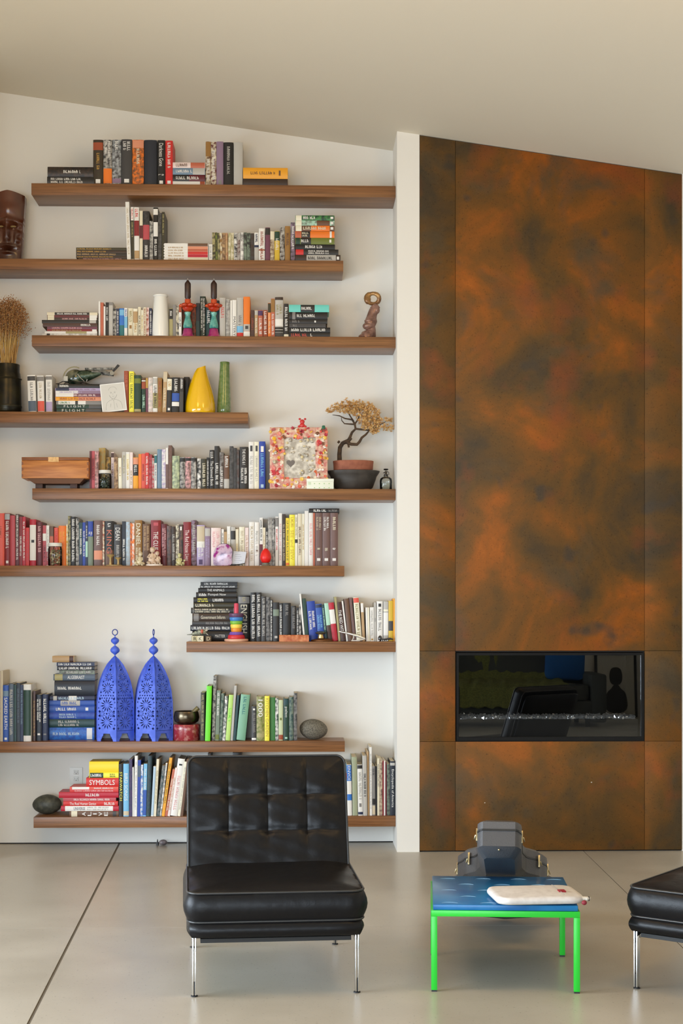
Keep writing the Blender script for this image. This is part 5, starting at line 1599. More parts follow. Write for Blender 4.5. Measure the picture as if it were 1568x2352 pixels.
# book lying across the brown volumes
lb_z = max(r['loc'][2]+r['h'] for r in REC if r['si'] == 5 and r['x0'] > 723)
tall = max(r['loc'][2]+r['h'] for r in REC if r['si'] == 5 and 690 < r['x0'] < 720)
Yl = Y_S+.09; zl_ = lb_z
xl0, xl1 = at(709.5,1399,Yl).x, at(779,1399,Yl).x
lb = thing('book', 'black book with white lettering lying across the tops of three brown volumes', 'book', (at(709.5,1399,Yl).x, Yl, lb_z+.0006), group='books on the sixth shelf')
for nm, m, mt, sm in book_parts(.024, xl1-xl0, .15, 'black', ['Twhite:.15-.6','Tgrey:.65-.95'], True, rnd):
    Mt = Matrix(((0,0,-1,xl1-xl0),(0,1,0,0),(1,0,0,.012),(0,0,0,1)))
    m.v = [tuple(Mt @ Vector(p)) for p in m.v]; m.build(nm, mt, lb, smooth=sm)

# ---- seventh shelf: stacking toy, dragon, blocks, slab, lamp, spoon rest, black trinket
k = ppm(Y_S+.06)
sy_ = thing('stacking_toy', 'wooden ring stacking toy in rainbow colours on the seventh shelf', 'toy', P(542.5,6,.062))
def ring(nm, col, r0, r1, y0, y1, rough=.4):
    z0, z1 = (1473.5-y1)/k, (1473.5-y0)/k; q = (z1-z0)*.28
    MB().lathe([(r0/k*.94,z0),(r0/k,z0+q),(r1/k,z1-q),(r1/k*.94,z1),(.003,z1)], 32).build(nm, mat('toy_'+nm, col, rough), sy_, smooth=45)
ring('wooden_base', rgb(222,170,140), 27.5, 27.5, 1467.5, 1473.5)
ring('red_ring', rgb(204,44,52), 20, 19, 1458.6, 1467.4)
ring('purple_ring', rgb(122,84,170), 16.5, 15, 1451.6, 1458.5)
ring('orange_ring', rgb(228,142,38), 12, 12.6, 1443, 1451.5)
ring('yellow_ring', rgb(244,212,84), 13, 13.6, 1434.4, 1442.8)
ring('green_ring', rgb(126,184,60), 13.8, 14.6, 1426.6, 1434.2)
ring('blue_ring', rgb(62,130,196), 14.8, 15.8, 1418, 1426.4)
ring('plum_ring', rgb(96,60,92), 16, 17, 1409, 1417.8)
m = MB(); m.lathe([(5.4/k,(1473.5-1409)/k),(5.2/k,(1473.5-1388)/k),(4.4/k,(1473.5-1386)/k),(0,(1473.5-1385.6)/k)], 18); m.build('pink_peg', mat('toy_peg', rgb(214,74,96), .4), sy_, smooth=45)
k = ppm(Y_S+.03)
for px, ch, tone, lab in ((448,'R',(206,196,160),'dark-edged letter block marked R under the bird ornament'), (460,'K',(226,216,184),'pale letter block marked K under the bird ornament'), (478.5,'D',(92,76,58),'dark brown letter block marked D beside the bird ornament')):
    tb = thing('letter_block', lab, 'toy block', P(px,6,.018 if ch == 'K' else .03), rot=(0,0,R({'R':14,'K':-6,'D':10}[ch])), group='letter blocks')
    s = 6.6/k
    MB().box(-s,s,0,2*s,0,2*s).build('cube', mat(f'block_{ch}', rgb(*tone), .6), tb, bevel=.0015)
    vs_, fs_, asp = text_mesh(ch); m = MB(); m.add([((x-.5)*s*1.1, -.0006, s*.4+z*s*1.2) for x, z in vs_], fs_); m.build('letter', mat('block_letter', rgb(60,66,44) if ch != 'D' else rgb(220,206,170), .6), tb)
dg = thing('bird_ornament', 'small spotted bird ornament with a pointed tail on the letter blocks', 'ornament', P(459,6,.035)+Vector((0,0,13.3/k)))
m = MB(); m.tube([(-.072,-.004,.006),(-.05,-.004,.007),(-.028,0,.014),(0,0,.020),(.022,0,.022),(.036,0,.012)], [.0018,.003,.010,.0165,.014,.004], 12)
m.build('body', mat('bird_spots', rgb(176,176,150), .45, col2=rgb(84,92,84), scale=110), dg, smooth=60)
m = MB(); m.ell((.012,-.010,.024), (.009,.010,.012), 10, 8); m.build('breast', mat('bird_red', rgb(196,96,74), .5), dg, smooth=60)
m = MB()
for j in range(5): m.tube([(.02+.004*j,0,.026),(.024+.006*j,-.002,.038+.004*(j % 2))], [.0028,.001], 6)
m.tube([(.034,0,.014),(.046,-.002,.004)], [.003,.001], 6); m.build('crest', mat('bird_crest', rgb(214,206,190), .5), dg, smooth=60)
k = ppm(Y_S+.03)
sl = thing('wood_slab', 'rough reddish live-edge wood slab lying in front of the black books', 'wood', P(675,6,.002))
rw = random.Random(8); n_ = 26; m = MB(); vs = []; fs = []
for i in range(n_+1):
    x = (-34+68*i/n_)/k
    for (y, z) in ((0,0),(-.001,.5),(.004,1),(.046,1),(.05,0)):
        vs.append((x, y+rw.gauss(0,.0012)*(1 if z else 0), z*(15/k+rw.gauss(0,.0008))))
for i in range(n_):
    for q in range(5): fs.append((i*5+q, i*5+(q+1)%5, (i+1)*5+(q+1)%5, (i+1)*5+q))
fs += [(0,1,2,3,4), tuple(n_*5+q for q in (4,3,2,1,0))]
m.add(vs, fs); m.build('slab', mat('slab_wood', rgb(172,84,40), .5, col2=rgb(206,132,84), scale=38, bump=.6, bscale=70), sl, smooth=30)
ol = thing('oil_lamp', 'small bronze oil lamp with a saucer lid before the blue books', 'lamp', P(739,6,.045))
bz2 = mat('lamp_bronze', rgb(110,72,42), .3, .7); br2 = mat('lamp_brass', rgb(206,176,110), .22, .8)
MB().lathe([(25/k,0),(26/k,.003),(24/k,.010),(14/k,.016),(8/k,.018),(0,.018)], 30, sy=.55).build('saucer', bz2, ol, smooth=50)
MB().lathe([(7/k,.018),(7.5/k,.022),(5.5/k,.034),(6/k,.040),(0,.040)], 24, (-.006,0,0)).build('neck', br2, ol, smooth=50)
MB().lathe([(8/k,.040),(12/k,.046),(12.4/k,.050),(8/k,.055),(4/k,.058),(0,.060)], 24, (-.008,0,0)).build('lid', mat('lamp_lid', rgb(112,104,84), .25, .7), ol, smooth=50)
ch_ = thing('chrome_spoon_rest', 'shiny chrome tool with a long handle leaning toward the brown books', 'tool', P(808,6,.022))
m = MB(); m.tube([((778-808)/k,0,.056),((800-808)/k,0,.045),((822-808)/k,0,.030),((838-808)/k,0,.014)], [.004,.0062,.0075,.006], 12); m.build('handle', mat('tool_chrome', (.82,.82,.82), .16, .9), ch_, smooth=60)
m = MB(); m.tube([((812-808)/k,0,.036),((811-808)/k,-.002,.018),((808-808)/k,-.004,.005)], [.0045,.004,.0035], 10); m.tube([((806-808)/k,-.004,.0045),((826-808)/k,-.004,.0045)], .0044, 10); m.tube([((826-808)/k,-.002,.006),((839-808)/k,0,.012)], .004, 10); m.build('foot', mat('tool_chrome', (.82,.82,.82), .16, .9), ch_, smooth=60)
bt = thing('black_trinket', 'small black enamel trinket with silver dots beside the white pier, seventh shelf', 'ornament', P(884,6,.03))
m = MB(); m.ell((-.028,0,.017), (.012,.010,.017), 12, 8); m.tube([(-.03,0,.008),(0,-.002,.010),(.028,0,.016),(.046,.002,.012)], [.007,.0075,.006,.003], 10); m.build('body', mat('black_enamel', (.02,.02,.022), .2, coat=.5), bt, smooth=60)
m = MB()
for x, z in ((-.034,.006),(-.018,.004),(-.008,.005),(.004,.004),(.014,.006)): m.ell((x,-.008,z), (.004,.003,.0038), 8, 6)
m.build('silver_dots', chrome, bt, smooth=60)

# ---- eighth shelf: pierced lanterns, bowl, red box, stone egg
LR = 47/ppm(Y_S+.115); HB = (1697-1505)/ppm(Y_S+.115)
lan_m = mat('lantern_blue', rgb(62,92,206), .5, col2=rgb(84,112,222), scale=30)
lan_d = mat('lantern_blue_dark', rgb(34,62,150), .55)
def rad(t):        # t 0 bottom .. 1 apex
    tb_ = [(0,1.),(.25,1.02),(.46,1.0),(.60,.93),(.72,.80),(.82,.62),(.90,.42),(.96,.20),(1,.012)]
    for (a, ra), (b, r_b) in zip(tb_, tb_[1:]):
        if t <= b: return ra+(r_b-ra)*(t-a)/(b-a)
    return .012
T0 = .125           # foot height share
def lantern(px, lab, spin, ringrot):
    root = thing('lantern', lab, 'lantern', P(px,7,.115), rot=(0,0,R(spin)), group='blue pierced lanterns')
    a0, a1 = -R(30), R(30)
    # one pierced panel, in (s,t): s -1..1 across, t up
    outline_t = [T0+.0, 1.0]
    rows = 26
    ts = [T0+(1-T0)*i/rows for i in range(rows+1)]
    holes = []
    def ros(cs, ct, rs, rt_, n=10):      # rosette of petals
        for q in range(n):
            a = 2*math.pi*q/n+.15; ca, sa = math.cos(a), math.sin(a)
            pet = [(.24,0),(.66,.42/n+.055),(1.0,0),(.66,-.42/n-.055)]
            holes.append([(cs+(x*ca-y*sa)*rs, ct+(x*sa+y*ca)*rt_) for x, y in pet])
    def dia(cs, ct, rs, rt_): holes.append([(cs-rs,ct),(cs,ct-rt_),(cs+rs,ct),(cs,ct+rt_)])
    asp = LR*.5/HB                       # half panel width in t units
    for ct, sc in ((.225,.70),(.425,.70)):
        ros(0, ct, sc, sc*asp, 12)
        for s1 in (-1,1):
            for s2 in (-1,1): (dia(s1*.76, ct+s2*.074, .13, .016), dia(s1*.86, ct+s2*.034, .06, .013))
    for s1 in (-1,1): ros(s1*.50, .325, .38, .38*asp, 9)
    dia(0,.325,.10,.014)
    for row in range(2):
        for q in range(-3+row,4): 
            if abs((q-.5*row)*.27) < .82: dia((q-.5*row)*.27, .508+row*.030, .075, .011)
    ros(0, .625, .66, .62*asp, 12); ros(0, .755, .62, .46*asp, 11)
    for s1 in (-1,1): dia(s1*.72,.575,.10,.013); dia(s1*.62,.70,.10,.013); dia(s1*.62,.66,.09,.012)
    dia(0,.84,.22,.016); dia(0,.885,.18,.016)
    def P3(s, t, out=0.):
        r_ = rad(t)*LR+out; x0_, x1_ = r_*math.sin(a0), r_*math.sin(a1)
        return ((s*(x1_-x0_)/2), -r_*math.cos(R(30)), t*HB)
    V2 = []; E2 = []
    def addloop(pts):
        o = len(V2); V2.extend(Vector(p) for p in pts); n = len(pts); E2.extend((o+i, o+(i+1)%n) for i in range(n))
    addloop([(-1,t) for t in ts]+[(1,t) for t in reversed(ts)])
    for t in ts[1:-1]:
        o = len(V2); V2.extend([Vector((-.93,t)), Vector((.93,t))])
    for h in holes: addloop(h)
    ov, oe, of, *_ = delaunay_2d_cdt(V2, E2, [], 0, 1e-5)
    def inside(p, poly):
        c = False; n = len(poly)
        for i in range(n):
            (xa2, ya2), (xb2, yb2) = poly[i], poly[i-1]
            if (ya2 > p[1]) != (yb2 > p[1]) and p[0] < (xb2-xa2)*(p[1]-ya2)/(yb2-ya2)+xa2: c = not c
        return c
    keepf = []
    for f in of:
        cx_ = sum(ov[i].x for i in f)/3; cy_ = sum(ov[i].y for i in f)/3
        if not any(inside((cx_,cy_), h) for h in holes): keepf.append(tuple(f))
    m = MB(); n = len(ov)
    m.add([P3(v.x, v.y) for v in ov], keepf)
    m.add([P3(v.x, v.y, -.0015) for v in ov], [f[::-1] for f in keepf])
    panel = m.mesh('pierced_panel', lan_m)
    # foot: scalloped arch, one per side
    m = MB(); ft = [(-1,0),(-.66,0),(-.62,.022),(-.54,.032),(-.50,.052),(-.40,.062),(-.34,.090),(.34,.090),(.40,.062),(.50,.052),(.54,.032),(.62,.022),(.66,0),(1,0),(1,T0),(-1,T0)]
    m.add([P3(s,t,.001) for s,t in ft]+[P3(s,t,-.003) for s,t in ft], [tuple(range(16)), tuple(range(31,15,-1))]+[(i,(i+1)%16,16+(i+1)%16,16+i) for i in range(16)])
    foot = m.mesh('scalloped_foot', lan_m)
    m = MB(); m.tube([(P3(1,t,.0006)) for t in [0]+ts], .0018, 5); rib = m.mesh('rib', lan_m, 60)
    for q in range(6):
        for nm, me in (('pierced_panel', panel), ('scalloped_foot', foot), ('rib', rib)):
            o = bpy.data.objects.new(nm, me); COL.objects.link(o); o.parent = root; o.rotation_euler = (0,0,q*math.pi/3)
    m = MB(); m.tube([P3(s,.5,.0012) for s in (-.97,.97)], .0014, 5); m.tube([P3(s,T0,.0012) for s in (-.97,.97)], .0014, 5)
    m.build('door_seam', lan_d, root, rot=(0,0,R(60)))
    kk = ppm(Y_S+.115)
    fz = lambda y: (1697-y)/kk
    m = MB(); m.lathe([(1.4/kk,fz(1507)),(1.2/kk,fz(1503)),(4/kk,fz(1500.5)),(8/kk,fz(1497.5)),(10.4/kk,fz(1494.5)),(11/kk,fz(1492)),(10.4/kk,fz(1489.5)),(8/kk,fz(1486)),(4/kk,fz(1483)),(1.2/kk,fz(1481)),(1.2/kk,fz(1479.5)),(4/kk,fz(1477.5)),(7.4/kk,fz(1474.5)),(9.2/kk,fz(1472)),(9.6/kk,fz(1470)),(9.2/kk,fz(1468)),(7.4/kk,fz(1465.5)),(4/kk,fz(1463.3)),(1.2/kk,fz(1462)),(1.1/kk,fz(1457)),(0,fz(1456.8))], 20)
    m.build('finial', lan_m, root, smooth=60)
    m = MB(); m.tube([(6/kk*math.cos(a)*math.cos(ringrot), 6/kk*math.cos(a)*math.sin(ringrot), fz(1451)+6.6/kk*math.sin(a)) for a in [2*math.pi*j/20 for j in range(20)]], 1.1/kk, 6, closed=True)
    m.build('hanging_ring', lan_d, root, smooth=60)
    return root
lantern(264, 'blue pierced metal lantern with a round ring, beside the blue book stack', -20, R(20))
lantern(352.5, 'blue pierced metal lantern with its ring edge-on, beside the metal bowl', -20, R(100))
k = ppm(Y_S+.10)
rbx = thing('red_round_box', 'round red lacquered box with white speckles under the metal bowl', 'box', P(428,7,.10))
lac = mat('red_lacquer', rgb(150,40,50), .3, col2=rgb(206,150,140), scale=48, mix=.62, coat=.4)
MB().lathe([(29/k,0),(30/k,.003),(30/k,(1699-1674)/k)], 36).build('body', lac, rbx, smooth=40)
MB().lathe([(30.6/k,(1699-1674)/k+.0004),(30.6/k,(1699-1665)/k),(29/k,(1699-1662.5)/k),(0,(1699-1662)/k)], 36).build('lid', lac, rbx, smooth=40)
bw = thing('metal_bowl', 'dull bronze singing bowl sitting on the round red box', 'bowl', P(428,7,.10)+Vector((0,0,(1699-1661.8)/k)))
m = MB(); m.lathe([(14/k,0),(20/k,.002),(27/k,.014),(29.5/k,.036),(28/k,.058),(26.5/k,.070),(25.5/k,.071),(27/k,.056),(28/k,.036),(25/k,.015),(0,.004)], 36); m.build('bowl', mat('bowl_metal', rgb(116,104,84), .26, .85, col2=rgb(70,60,46), scale=14), bw, smooth=50)
ml = thing('bowl_mallet', 'smooth olive wooden mallet resting in the metal bowl', 'mallet', P(428,7,.10)+Vector((0,0,(1699-1661.8)/k)))
m = MB(); m.tube([(-.012,.0,.016),(.035,.0,.060),(.066,-.002,.090)], [.009,.012,.013], 12); m.build('mallet', mat('mallet_wood', rgb(126,112,62), .4, col2=rgb(92,80,44), scale=20), ml, smooth=60)
so = thing('speckled_stone', 'speckled grey egg-shaped stone at the right end of the eighth shelf', 'stone', P(720,7,.11)+Vector((0,0,23.5/k)))
m = MB(); m.ell((0,0,0), (32/k,.05,23.4/k), 30, 20, fn=lambda d: 1+.10*d.x*(-1 if d.z > 0 else .35)*abs(d.z)); m.build('stone', mat('granite', rgb(122,116,102), .75, col2=rgb(84,80,68), scale=170, bump=.4, bscale=120), so, smooth=60)

# ---- lowest shelf: dark stone; wall outlet; floor trinket
k = ppm(Y_S+.11)
ds = thing('dark_stone', 'smooth dark grey-green stone at the left end of the lowest shelf', 'stone', P(108,8,.135)+Vector((0,0,22.4/k)))
m = MB(); m.ell((0,0,0), (33.5/k,.055,22.4/k), 30, 20, fn=lambda d: 1-.10*max(0,-d.x)*max(0,d.z)); m.build('stone', mat('dark_stone', rgb(58,60,52), .5, col2=rgb(82,82,70), scale=40, bump=.2, bscale=90), ds, smooth=60)
ou = thing('wall_outlet', 'white double electrical outlet plate on the wall above the lowest shelf', 'outlet', (at(175,1399,0).x, 0, at(175,1800.5,0).z))
k = ppm(0); w_, h_ = 14.6/k, 38/k
MB().box(-w_,w_,-.005,-.0003,0,h_).build('plate', mat('outlet_white', rgb(230,229,222), .4), ou, bevel=.0015)
for j in range(2):
    zc = h_*(.3+.4*j); m = MB(); m.box(-.014,.014,-.0075,-.005,zc-.013,zc+.013); s_ = m.build('socket', mat('socket_white', rgb(218,217,210), .4), ou, bevel=.002)
    m = MB(); m.box(-.007,-.005,-.0078,-.0074,zc-.002,zc+.007); m.box(.005,.007,-.0078,-.0074,zc-.002,zc+.007); m.ell((0,-.0076,zc-.007), (.0022,.0005,.0022), 8, 6); m.build('slots', black_m, s_)
q = floor_pt(372, 1940)
tr = thing('floor_trinket', 'tiny grey-mauve snail shell trinket with a black tip on the floor by the wall', 'trinket', (q.x, q.y-.02, 0))
m = MB(); m.ell((.008,0,.016), (.024,.02,.016), 16, 12); m.build('shell', mat('mauve_shell', rgb(134,122,120), .35, col2=rgb(96,86,88), scale=60), tr, smooth=60)
m = MB(); m.lathe([(.008,0),(.007,.008),(.004,.020),(.0015,.034),(0,.035)], 12, (-.024,0,0)); m.build('black_tip', black_m, tr, smooth=60)
# ================================================================== FURNITURE
def leather():
    m = bpy.data.materials.new('black_leather'); m.use_nodes = True; nt = m.node_tree; b = nt.nodes['Principled BSDF']
    b.inputs['Base Color'].default_value = (.005,.005,.006,1); b.inputs['Roughness'].default_value = .38; b.inputs['Specular IOR Level'].default_value = .26
    tc = nt.nodes.new('ShaderNodeTexCoord')
    n = nt.nodes.new('ShaderNodeTexNoise'); n.inputs['Scale'].default_value = 14; n.inputs['Detail'].default_value = 3
    v = nt.nodes.new('ShaderNodeTexVoronoi'); v.inputs['Scale'].default_value = 420
    nt.links.new(tc.outputs['Object'], n.inputs['Vector']); nt.links.new(tc.outputs['Object'], v.inputs['Vector'])
    b1 = nt.nodes.new('ShaderNodeBump'); b1.inputs['Strength'].default_value = .22; b1.inputs['Distance'].default_value = .012; nt.links.new(n.outputs['Fac'], b1.inputs['Height'])
    b2 = nt.nodes.new('ShaderNodeBump'); b2.inputs['Strength'].default_value = .15; b2.inputs['Distance'].default_value = .001; nt.links.new(v.outputs['Distance'], b2.inputs['Height'])
    nt.links.new(b1.outputs['Normal'], b2.inputs['Normal']); nt.links.new(b2.outputs['Normal'], b.inputs['Normal'])
    return m
lea = leather()
pip_m = mat('leather_piping', (.03,.03,.03), .3)
steel = mat('polished_steel', (.78,.79,.80), .10, 1.)

def rr_map(x, y, w, h, r):
    """square grid point -> rounded rectangle of half size w,h"""
    ax, ay = abs(x), abs(y)
    if ax > w-r and ay > h-r:
        dx, dy = (ax-(w-r))/r, (ay-(h-r))/r
        nx_, ny_ = dx*math.sqrt(1-dy*dy/2), dy*math.sqrt(1-dx*dx/2)
        ax, ay = w-r+nx_*r, h-r+ny_*r
    return math.copysign(ax, x), math.copysign(ay, y)
def cushion(w, h, t, r, nx, ny, top, bulge=.012):
    """cushion in x,y with thickness on z; top(u,v)->extra height; returns mesh builder and piping loops"""
    m = MB(); NX, NY = nx, ny; vs = []
    def grid(sgn):
        for j in range(NY+1):
            for i in range(NX+1):
                u, v = -1+2*i/NX, -1+2*j/NY
                x, y = rr_map(u*w, v*h, w, h, r)
                z = sgn*t/2 + (top(u, v) if sgn > 0 else -.006*(1-u*u)*(1-v*v))
                vs.append((x, y, z))
    grid(1); n1 = len(vs); grid(-1)
    fs = []
    for j in range(NY):
        for i in range(NX):
            a = j*(NX+1)+i; fs.append((a,a+1,a+NX+2,a+NX+1)); fs.append((n1+a+1,n1+a,n1+a+NX+1,n1+a+NX+2))
    edge = [i for i in range(NX)]+[j*(NX+1)+NX for j in range(NY)]+[NY*(NX+1)+i for i in range(NX,0,-1)]+[j*(NX+1) for j in range(NY,0,-1)]
    K = 6; rings = [edge]
    for q in range(1, K):
        f_ = q/K; ring_ = []
        for e in edge:
            x, y, z = vs[e]; z2 = vs[n1+e][2]; b_ = bulge*math.sin(math.pi*f_)
            L = math.hypot(x/w, y/h) or 1
            # push outwards along the outline normal
            nx_ = math.copysign(max(0, abs(x)-(w-r)-1e-4)/r, x); ny_ = math.copysign(max(0, abs(y)-(h-r)-1e-4)/r, y); l = math.hypot(nx_, ny_) or 1
            ring_.append(len(vs)); vs.append((x+nx_/l*b_, y+ny_/l*b_, z+(z2-z)*f_))
        rings.append(ring_)
    rings.append([n1+e for e in edge])
    ne = len(edge)
    for a, b in zip(rings, rings[1:]):
        for i in range(ne): fs.append((a[i], b[i], b[(i+1)%ne], a[(i+1)%ne]))
    m.add(vs, fs)
    return m, [vs[e] for e in edge], [vs[n1+e] for e in edge]

def tuft(u, v, ncol, rows, A, s):
    du = min(abs(u-(-1+2*i/ncol)) for i in range(1, ncol)); dv = min(abs(v-q) for q in rows)
    edge = min(1-abs(u), 1-abs(v))
    puff = A*(1-math.exp(-(edge/.14)**1.3))
    low = 1. if v > rows[1] else max(.12, 1-(rows[1]-v)/.35)          # vertical seams fade in the lowest row
    gu = math.exp(-(du/s)**1.0)*low; gv = math.exp(-(dv/(s*1.1))**1.0)
    btn = math.exp(-((du/.07)**2+(dv/.08)**2))
    wr = .0016*math.sin(17*u+11*v)*math.sin(7*u-13*v)*min(1, edge/.1)
    return puff*(1-.55*max(gu, gv)-.15*min(gu, gv))-.009*btn*min(1, edge/.1)+wr

def lounge_chair():
    root = thing('lounge_chair', 'armless black tufted leather lounge chair facing us', 'chair', group='black leather lounge chairs')
    # local frame: front towards -y, origin on the floor at the centre of the legs
    def seat_top(u, v):
        e = min(1-abs(u), 1-abs(v)); p_ = .020*(1-math.exp(-(e/.2)**1.2))
        wr = .0025*math.sin(9*v+3*u)*math.exp(-(e/.5))*(1 if e > .03 else 0)
        return p_+wr-.006*math.exp(-((v-.1)/.5)**2-(u/.6)**2)
    m, top, bot = cushion(.305, .285, .100, .045, 40, 34, seat_top, .017)
    Ms = Matrix.Translation((.0,-.135,.318)) @ Matrix.Rotation(R(1.5),4,'X')
    m.v = [tuple(Ms @ Vector(p)) for p in m.v]
    sc = m.build('seat_cushion', lea, root, smooth=50)
    for loop in (top, bot):
        q = MB(); q.tube([Ms @ Vector((p[0]*1.006,p[1]*1.006,p[2])) for p in loop], .0042, 6, closed=True); q.build('piping', pip_m, sc, smooth=70)
    rows = (.38, -.19)
    m, top, bot = cushion(.300, .245, .085, .034, 80, 70, lambda u, v: tuft(u, v, 4, rows, .020, .045), .008)
    Mb = Matrix.Translation((0,.168,.527)) @ Matrix.Rotation(R(69),4,'X')
    m.v = [tuple(Mb @ Vector(p)) for p in m.v]
    bc = m.build('back_cushion', lea, root, smooth=50)
    for loop in (top, bot):
        q = MB(); q.tube([Mb @ Vector((p[0]*1.006,p[1]*1.006,p[2])) for p in loop], .0042, 6, closed=True); q.build('piping', pip_m, bc, smooth=70)
    # upholstered frame pads below seat and behind the back
    m, _, _ = cushion(.298, .29, .050, .026, 12, 12, lambda u, v: 0, .012)
    m.v = [tuple(Vector(p)+Vector((0,-.132,.232))) for p in m.v]; m.build('seat_frame', lea, root, smooth=60)
    m, _, _ = cushion(.285, .235, .030, .024, 12, 12, lambda u, v: 0, .008)
    Mf = Matrix.Translation((0,.226,.490)) @ Matrix.Rotation(R(69),4,'X'); m.v = [tuple(Mf @ Vector(p)) for p in m.v]; m.build('back_frame', lea, root, smooth=60)
    m = MB(); m.box(-.262,.262,-.40,.33,.186,.200); m.build('under_board', mat('under_board', (.012,.012,.012), .6), root)
    for sx in (-1, 1):
        m = MB()
        for o in (-.0047, .0047): m.box(sx*.283+o-.0025, sx*.283+o+.0025, -.385, .385, .178, .206)
        m.build('side_rail', steel, root, bevel=.0006)
        for sy in (-1, 1):
            m = MB()
            for o in (-.0047, .0047): m.box(sx*.283+o-.0025, sx*.283+o+.0025, sy*.390-.011, sy*.390+.011, .006, .206)
            lg = m.build('leg', steel, root, bevel=.0006)
            m = MB(); m.box(sx*.283-.0022, sx*.283+.0022, sy*.390-.008, sy*.390+.008, .006, .05); m.lathe([(.012,0),(.012,.004),(.006,.006),(0,.007)], 14, (sx*.283,sy*.390,0)); m.build('foot_glide', black_m, lg)
    return root
chair = lounge_chair()
fl, fr_, bl, br_ = floor_pt(450,2289), floor_pt(825,2279), floor_pt(436,2176), floor_pt(768,2169)
c = (fl+fr_+bl+br_)/4
ang = math.atan2((fr_-fl).y+(br_-bl).y, (fr_-fl).x+(br_-bl).x)
print('CHAIR', fl, fr_, bl, br_, math.degrees(ang), (fr_-fl).length, (bl-fl).length)
chair.location = (c.x, c.y, 0); chair.rotation_euler = (0,0,ang)
ch2 = copy_tree(chair)
ch2['label'] = 'black leather lounge chair cut off by the right edge, beside the green table'
a2 = R(-40); ch2.rotation_euler = (0,0,a2)
leg = floor_pt(1462, 2270)
off = Matrix.Rotation(a2,3,'Z') @ Vector((-.283,-.390,0))
ch2.location = (leg.x-off.x, leg.y-off.y, 0)

# ---- green side table
tfl, tfr, tbl, tbr = floor_pt(1002,2276), floor_pt(1326,2281), floor_pt(990,2193), floor_pt(1289,2196)
c = (tfl+tfr+tbl+tbr)/4
ang = math.atan2((tfr-tfl).y+(tbr-tbl).y, (tfr-tfl).x+(tbr-tbl).x)
tw = ((tfr-tfl).length+(tbr-tbl).length)/4; td = ((tbl-tfl).length+(tbr-tfr).length)/4
print('TABLE', math.degrees(ang), tw, td)
TZ = .285
tb = thing('side_table', 'low green-framed side table with a glossy blue top', 'table', (c.x,c.y,0), (0,0,ang))
grn_m = mat('green_paint', rgb(40,196,52), .35)
hl = .0105
for sx in (-1,1):
    for sy in (-1,1):
        m = MB(); m.box(sx*tw-hl,sx*tw+hl,sy*td-hl,sy*td+hl,.006,TZ-2*hl); lg = m.build('leg', grn_m, tb, bevel=.0008)
        m = MB(); m.box(sx*tw-hl*.9,sx*tw+hl*.9,sy*td-hl*.9,sy*td+hl*.9,0,.006); m.build('foot_cap', black_m, lg)
for sy in (-1,1):
    m = MB(); m.box(-tw-hl,tw+hl,sy*td-hl,sy*td+hl,TZ-2*hl+.0002,TZ); m.build('rail', grn_m, tb, bevel=.0008)
for sx in (-1,1):
    m = MB(); m.box(sx*tw-hl,sx*tw+hl,-td+hl,td-hl,TZ-2*hl+.0002,TZ); m.build('rail', grn_m, tb, bevel=.0008)
TT = TZ+.020
blue_t = mat('blue_resin', rgb(34,118,172), .28, col2=rgb(22,94,152), scale=5, spec=.35)
m = MB(); m.box(-tw-.004,tw+.004,-td-.006,td+.004,TZ+.0005,TT); top = m.build('tabletop', blue_t, tb, bevel=.002)
arc_m = mat('blue_relief', rgb(150,190,214), .2)
for r_ in range(5):
    for cc in range(4):
        x = -tw+.055+cc*.135+(.067 if r_ % 2 else 0); y = -td+.02+r_*.122
        if x > tw-.03: continue
        m = MB(); m.tube([(x+.031*math.cos(a), y+.016*math.sin(a), TT-.0005) for a in [R(15+15*j) for j in range(11)]], [.0006+.0012*math.sin(math.pi*j/10) for j in range(11)], 6); m.build('raised_arc', arc_m, top, smooth=60)

# ---- pale zip pouch on the table
q0 = floor_pt(1128,2046,TT); q1 = floor_pt(1168,2083,TT); q2 = floor_pt(1322,2077,TT)
pw, pdh = .150, .118
po = thing('zip_pouch', 'off-white zipped sleeve with a red tag lying on the blue table', 'pouch', ((q1.x+q2.x)/2-.012, q1.y+pdh+.004, TT+.0006), (0,0,R(4)))
m, top_, bot_ = cushion(pw, pdh, .024, .045, 24, 18, lambda u, v: .008*(1-u*u)*(1-v*v), .007)
m.v = [(x,y,z+.0185) for x,y,z in m.v]; m.build('sleeve', mat('pouch_cloth', rgb(214,209,204), .8, col2=rgb(203,197,192), scale=40), po, smooth=60)
m = MB(); m.tube([(x*1.02,y*1.02,.0185) for x,y,z in top_ if x > .03], .0016, 6); m.build('zip', mat('zip_grey', rgb(150,144,134), .5), po)
m = MB(); m.tube([(.082+.0*j, -pdh+.01+j*.024, .0385+.0*j) for j in range(9)], .0009, 5); m.build('seam', mat('zip_grey', rgb(150,144,134), .5), po)
m = MB(); m.box(.078,.102,-.05,-.016,.0345,.0392); m.build('red_tag', mat('tag_crimson', rgb(150,20,34), .6), po)
m = MB(); m.tube([(pw-.012,-pdh+.03,.020),(pw+.012,-pdh+.016,.020),(pw+.026,-pdh+.034,.018)], [.007,.008,.006], 10); m.build('zip_end', mat('zip_end', rgb(222,216,204), .6), po, smooth=60)
m = MB(); m.box(pw+.004,pw+.024,-pdh+.020,-pdh+.026,.012,.026); m.build('zip_slider', black_m, po)
m = MB(); m.ell((pw-.002,-pdh-.006,.011), (.0095,.0085,.0085), 12, 8); m.build('red_pull', mat('pull_red', rgb(132,34,48), .6), po, smooth=60)

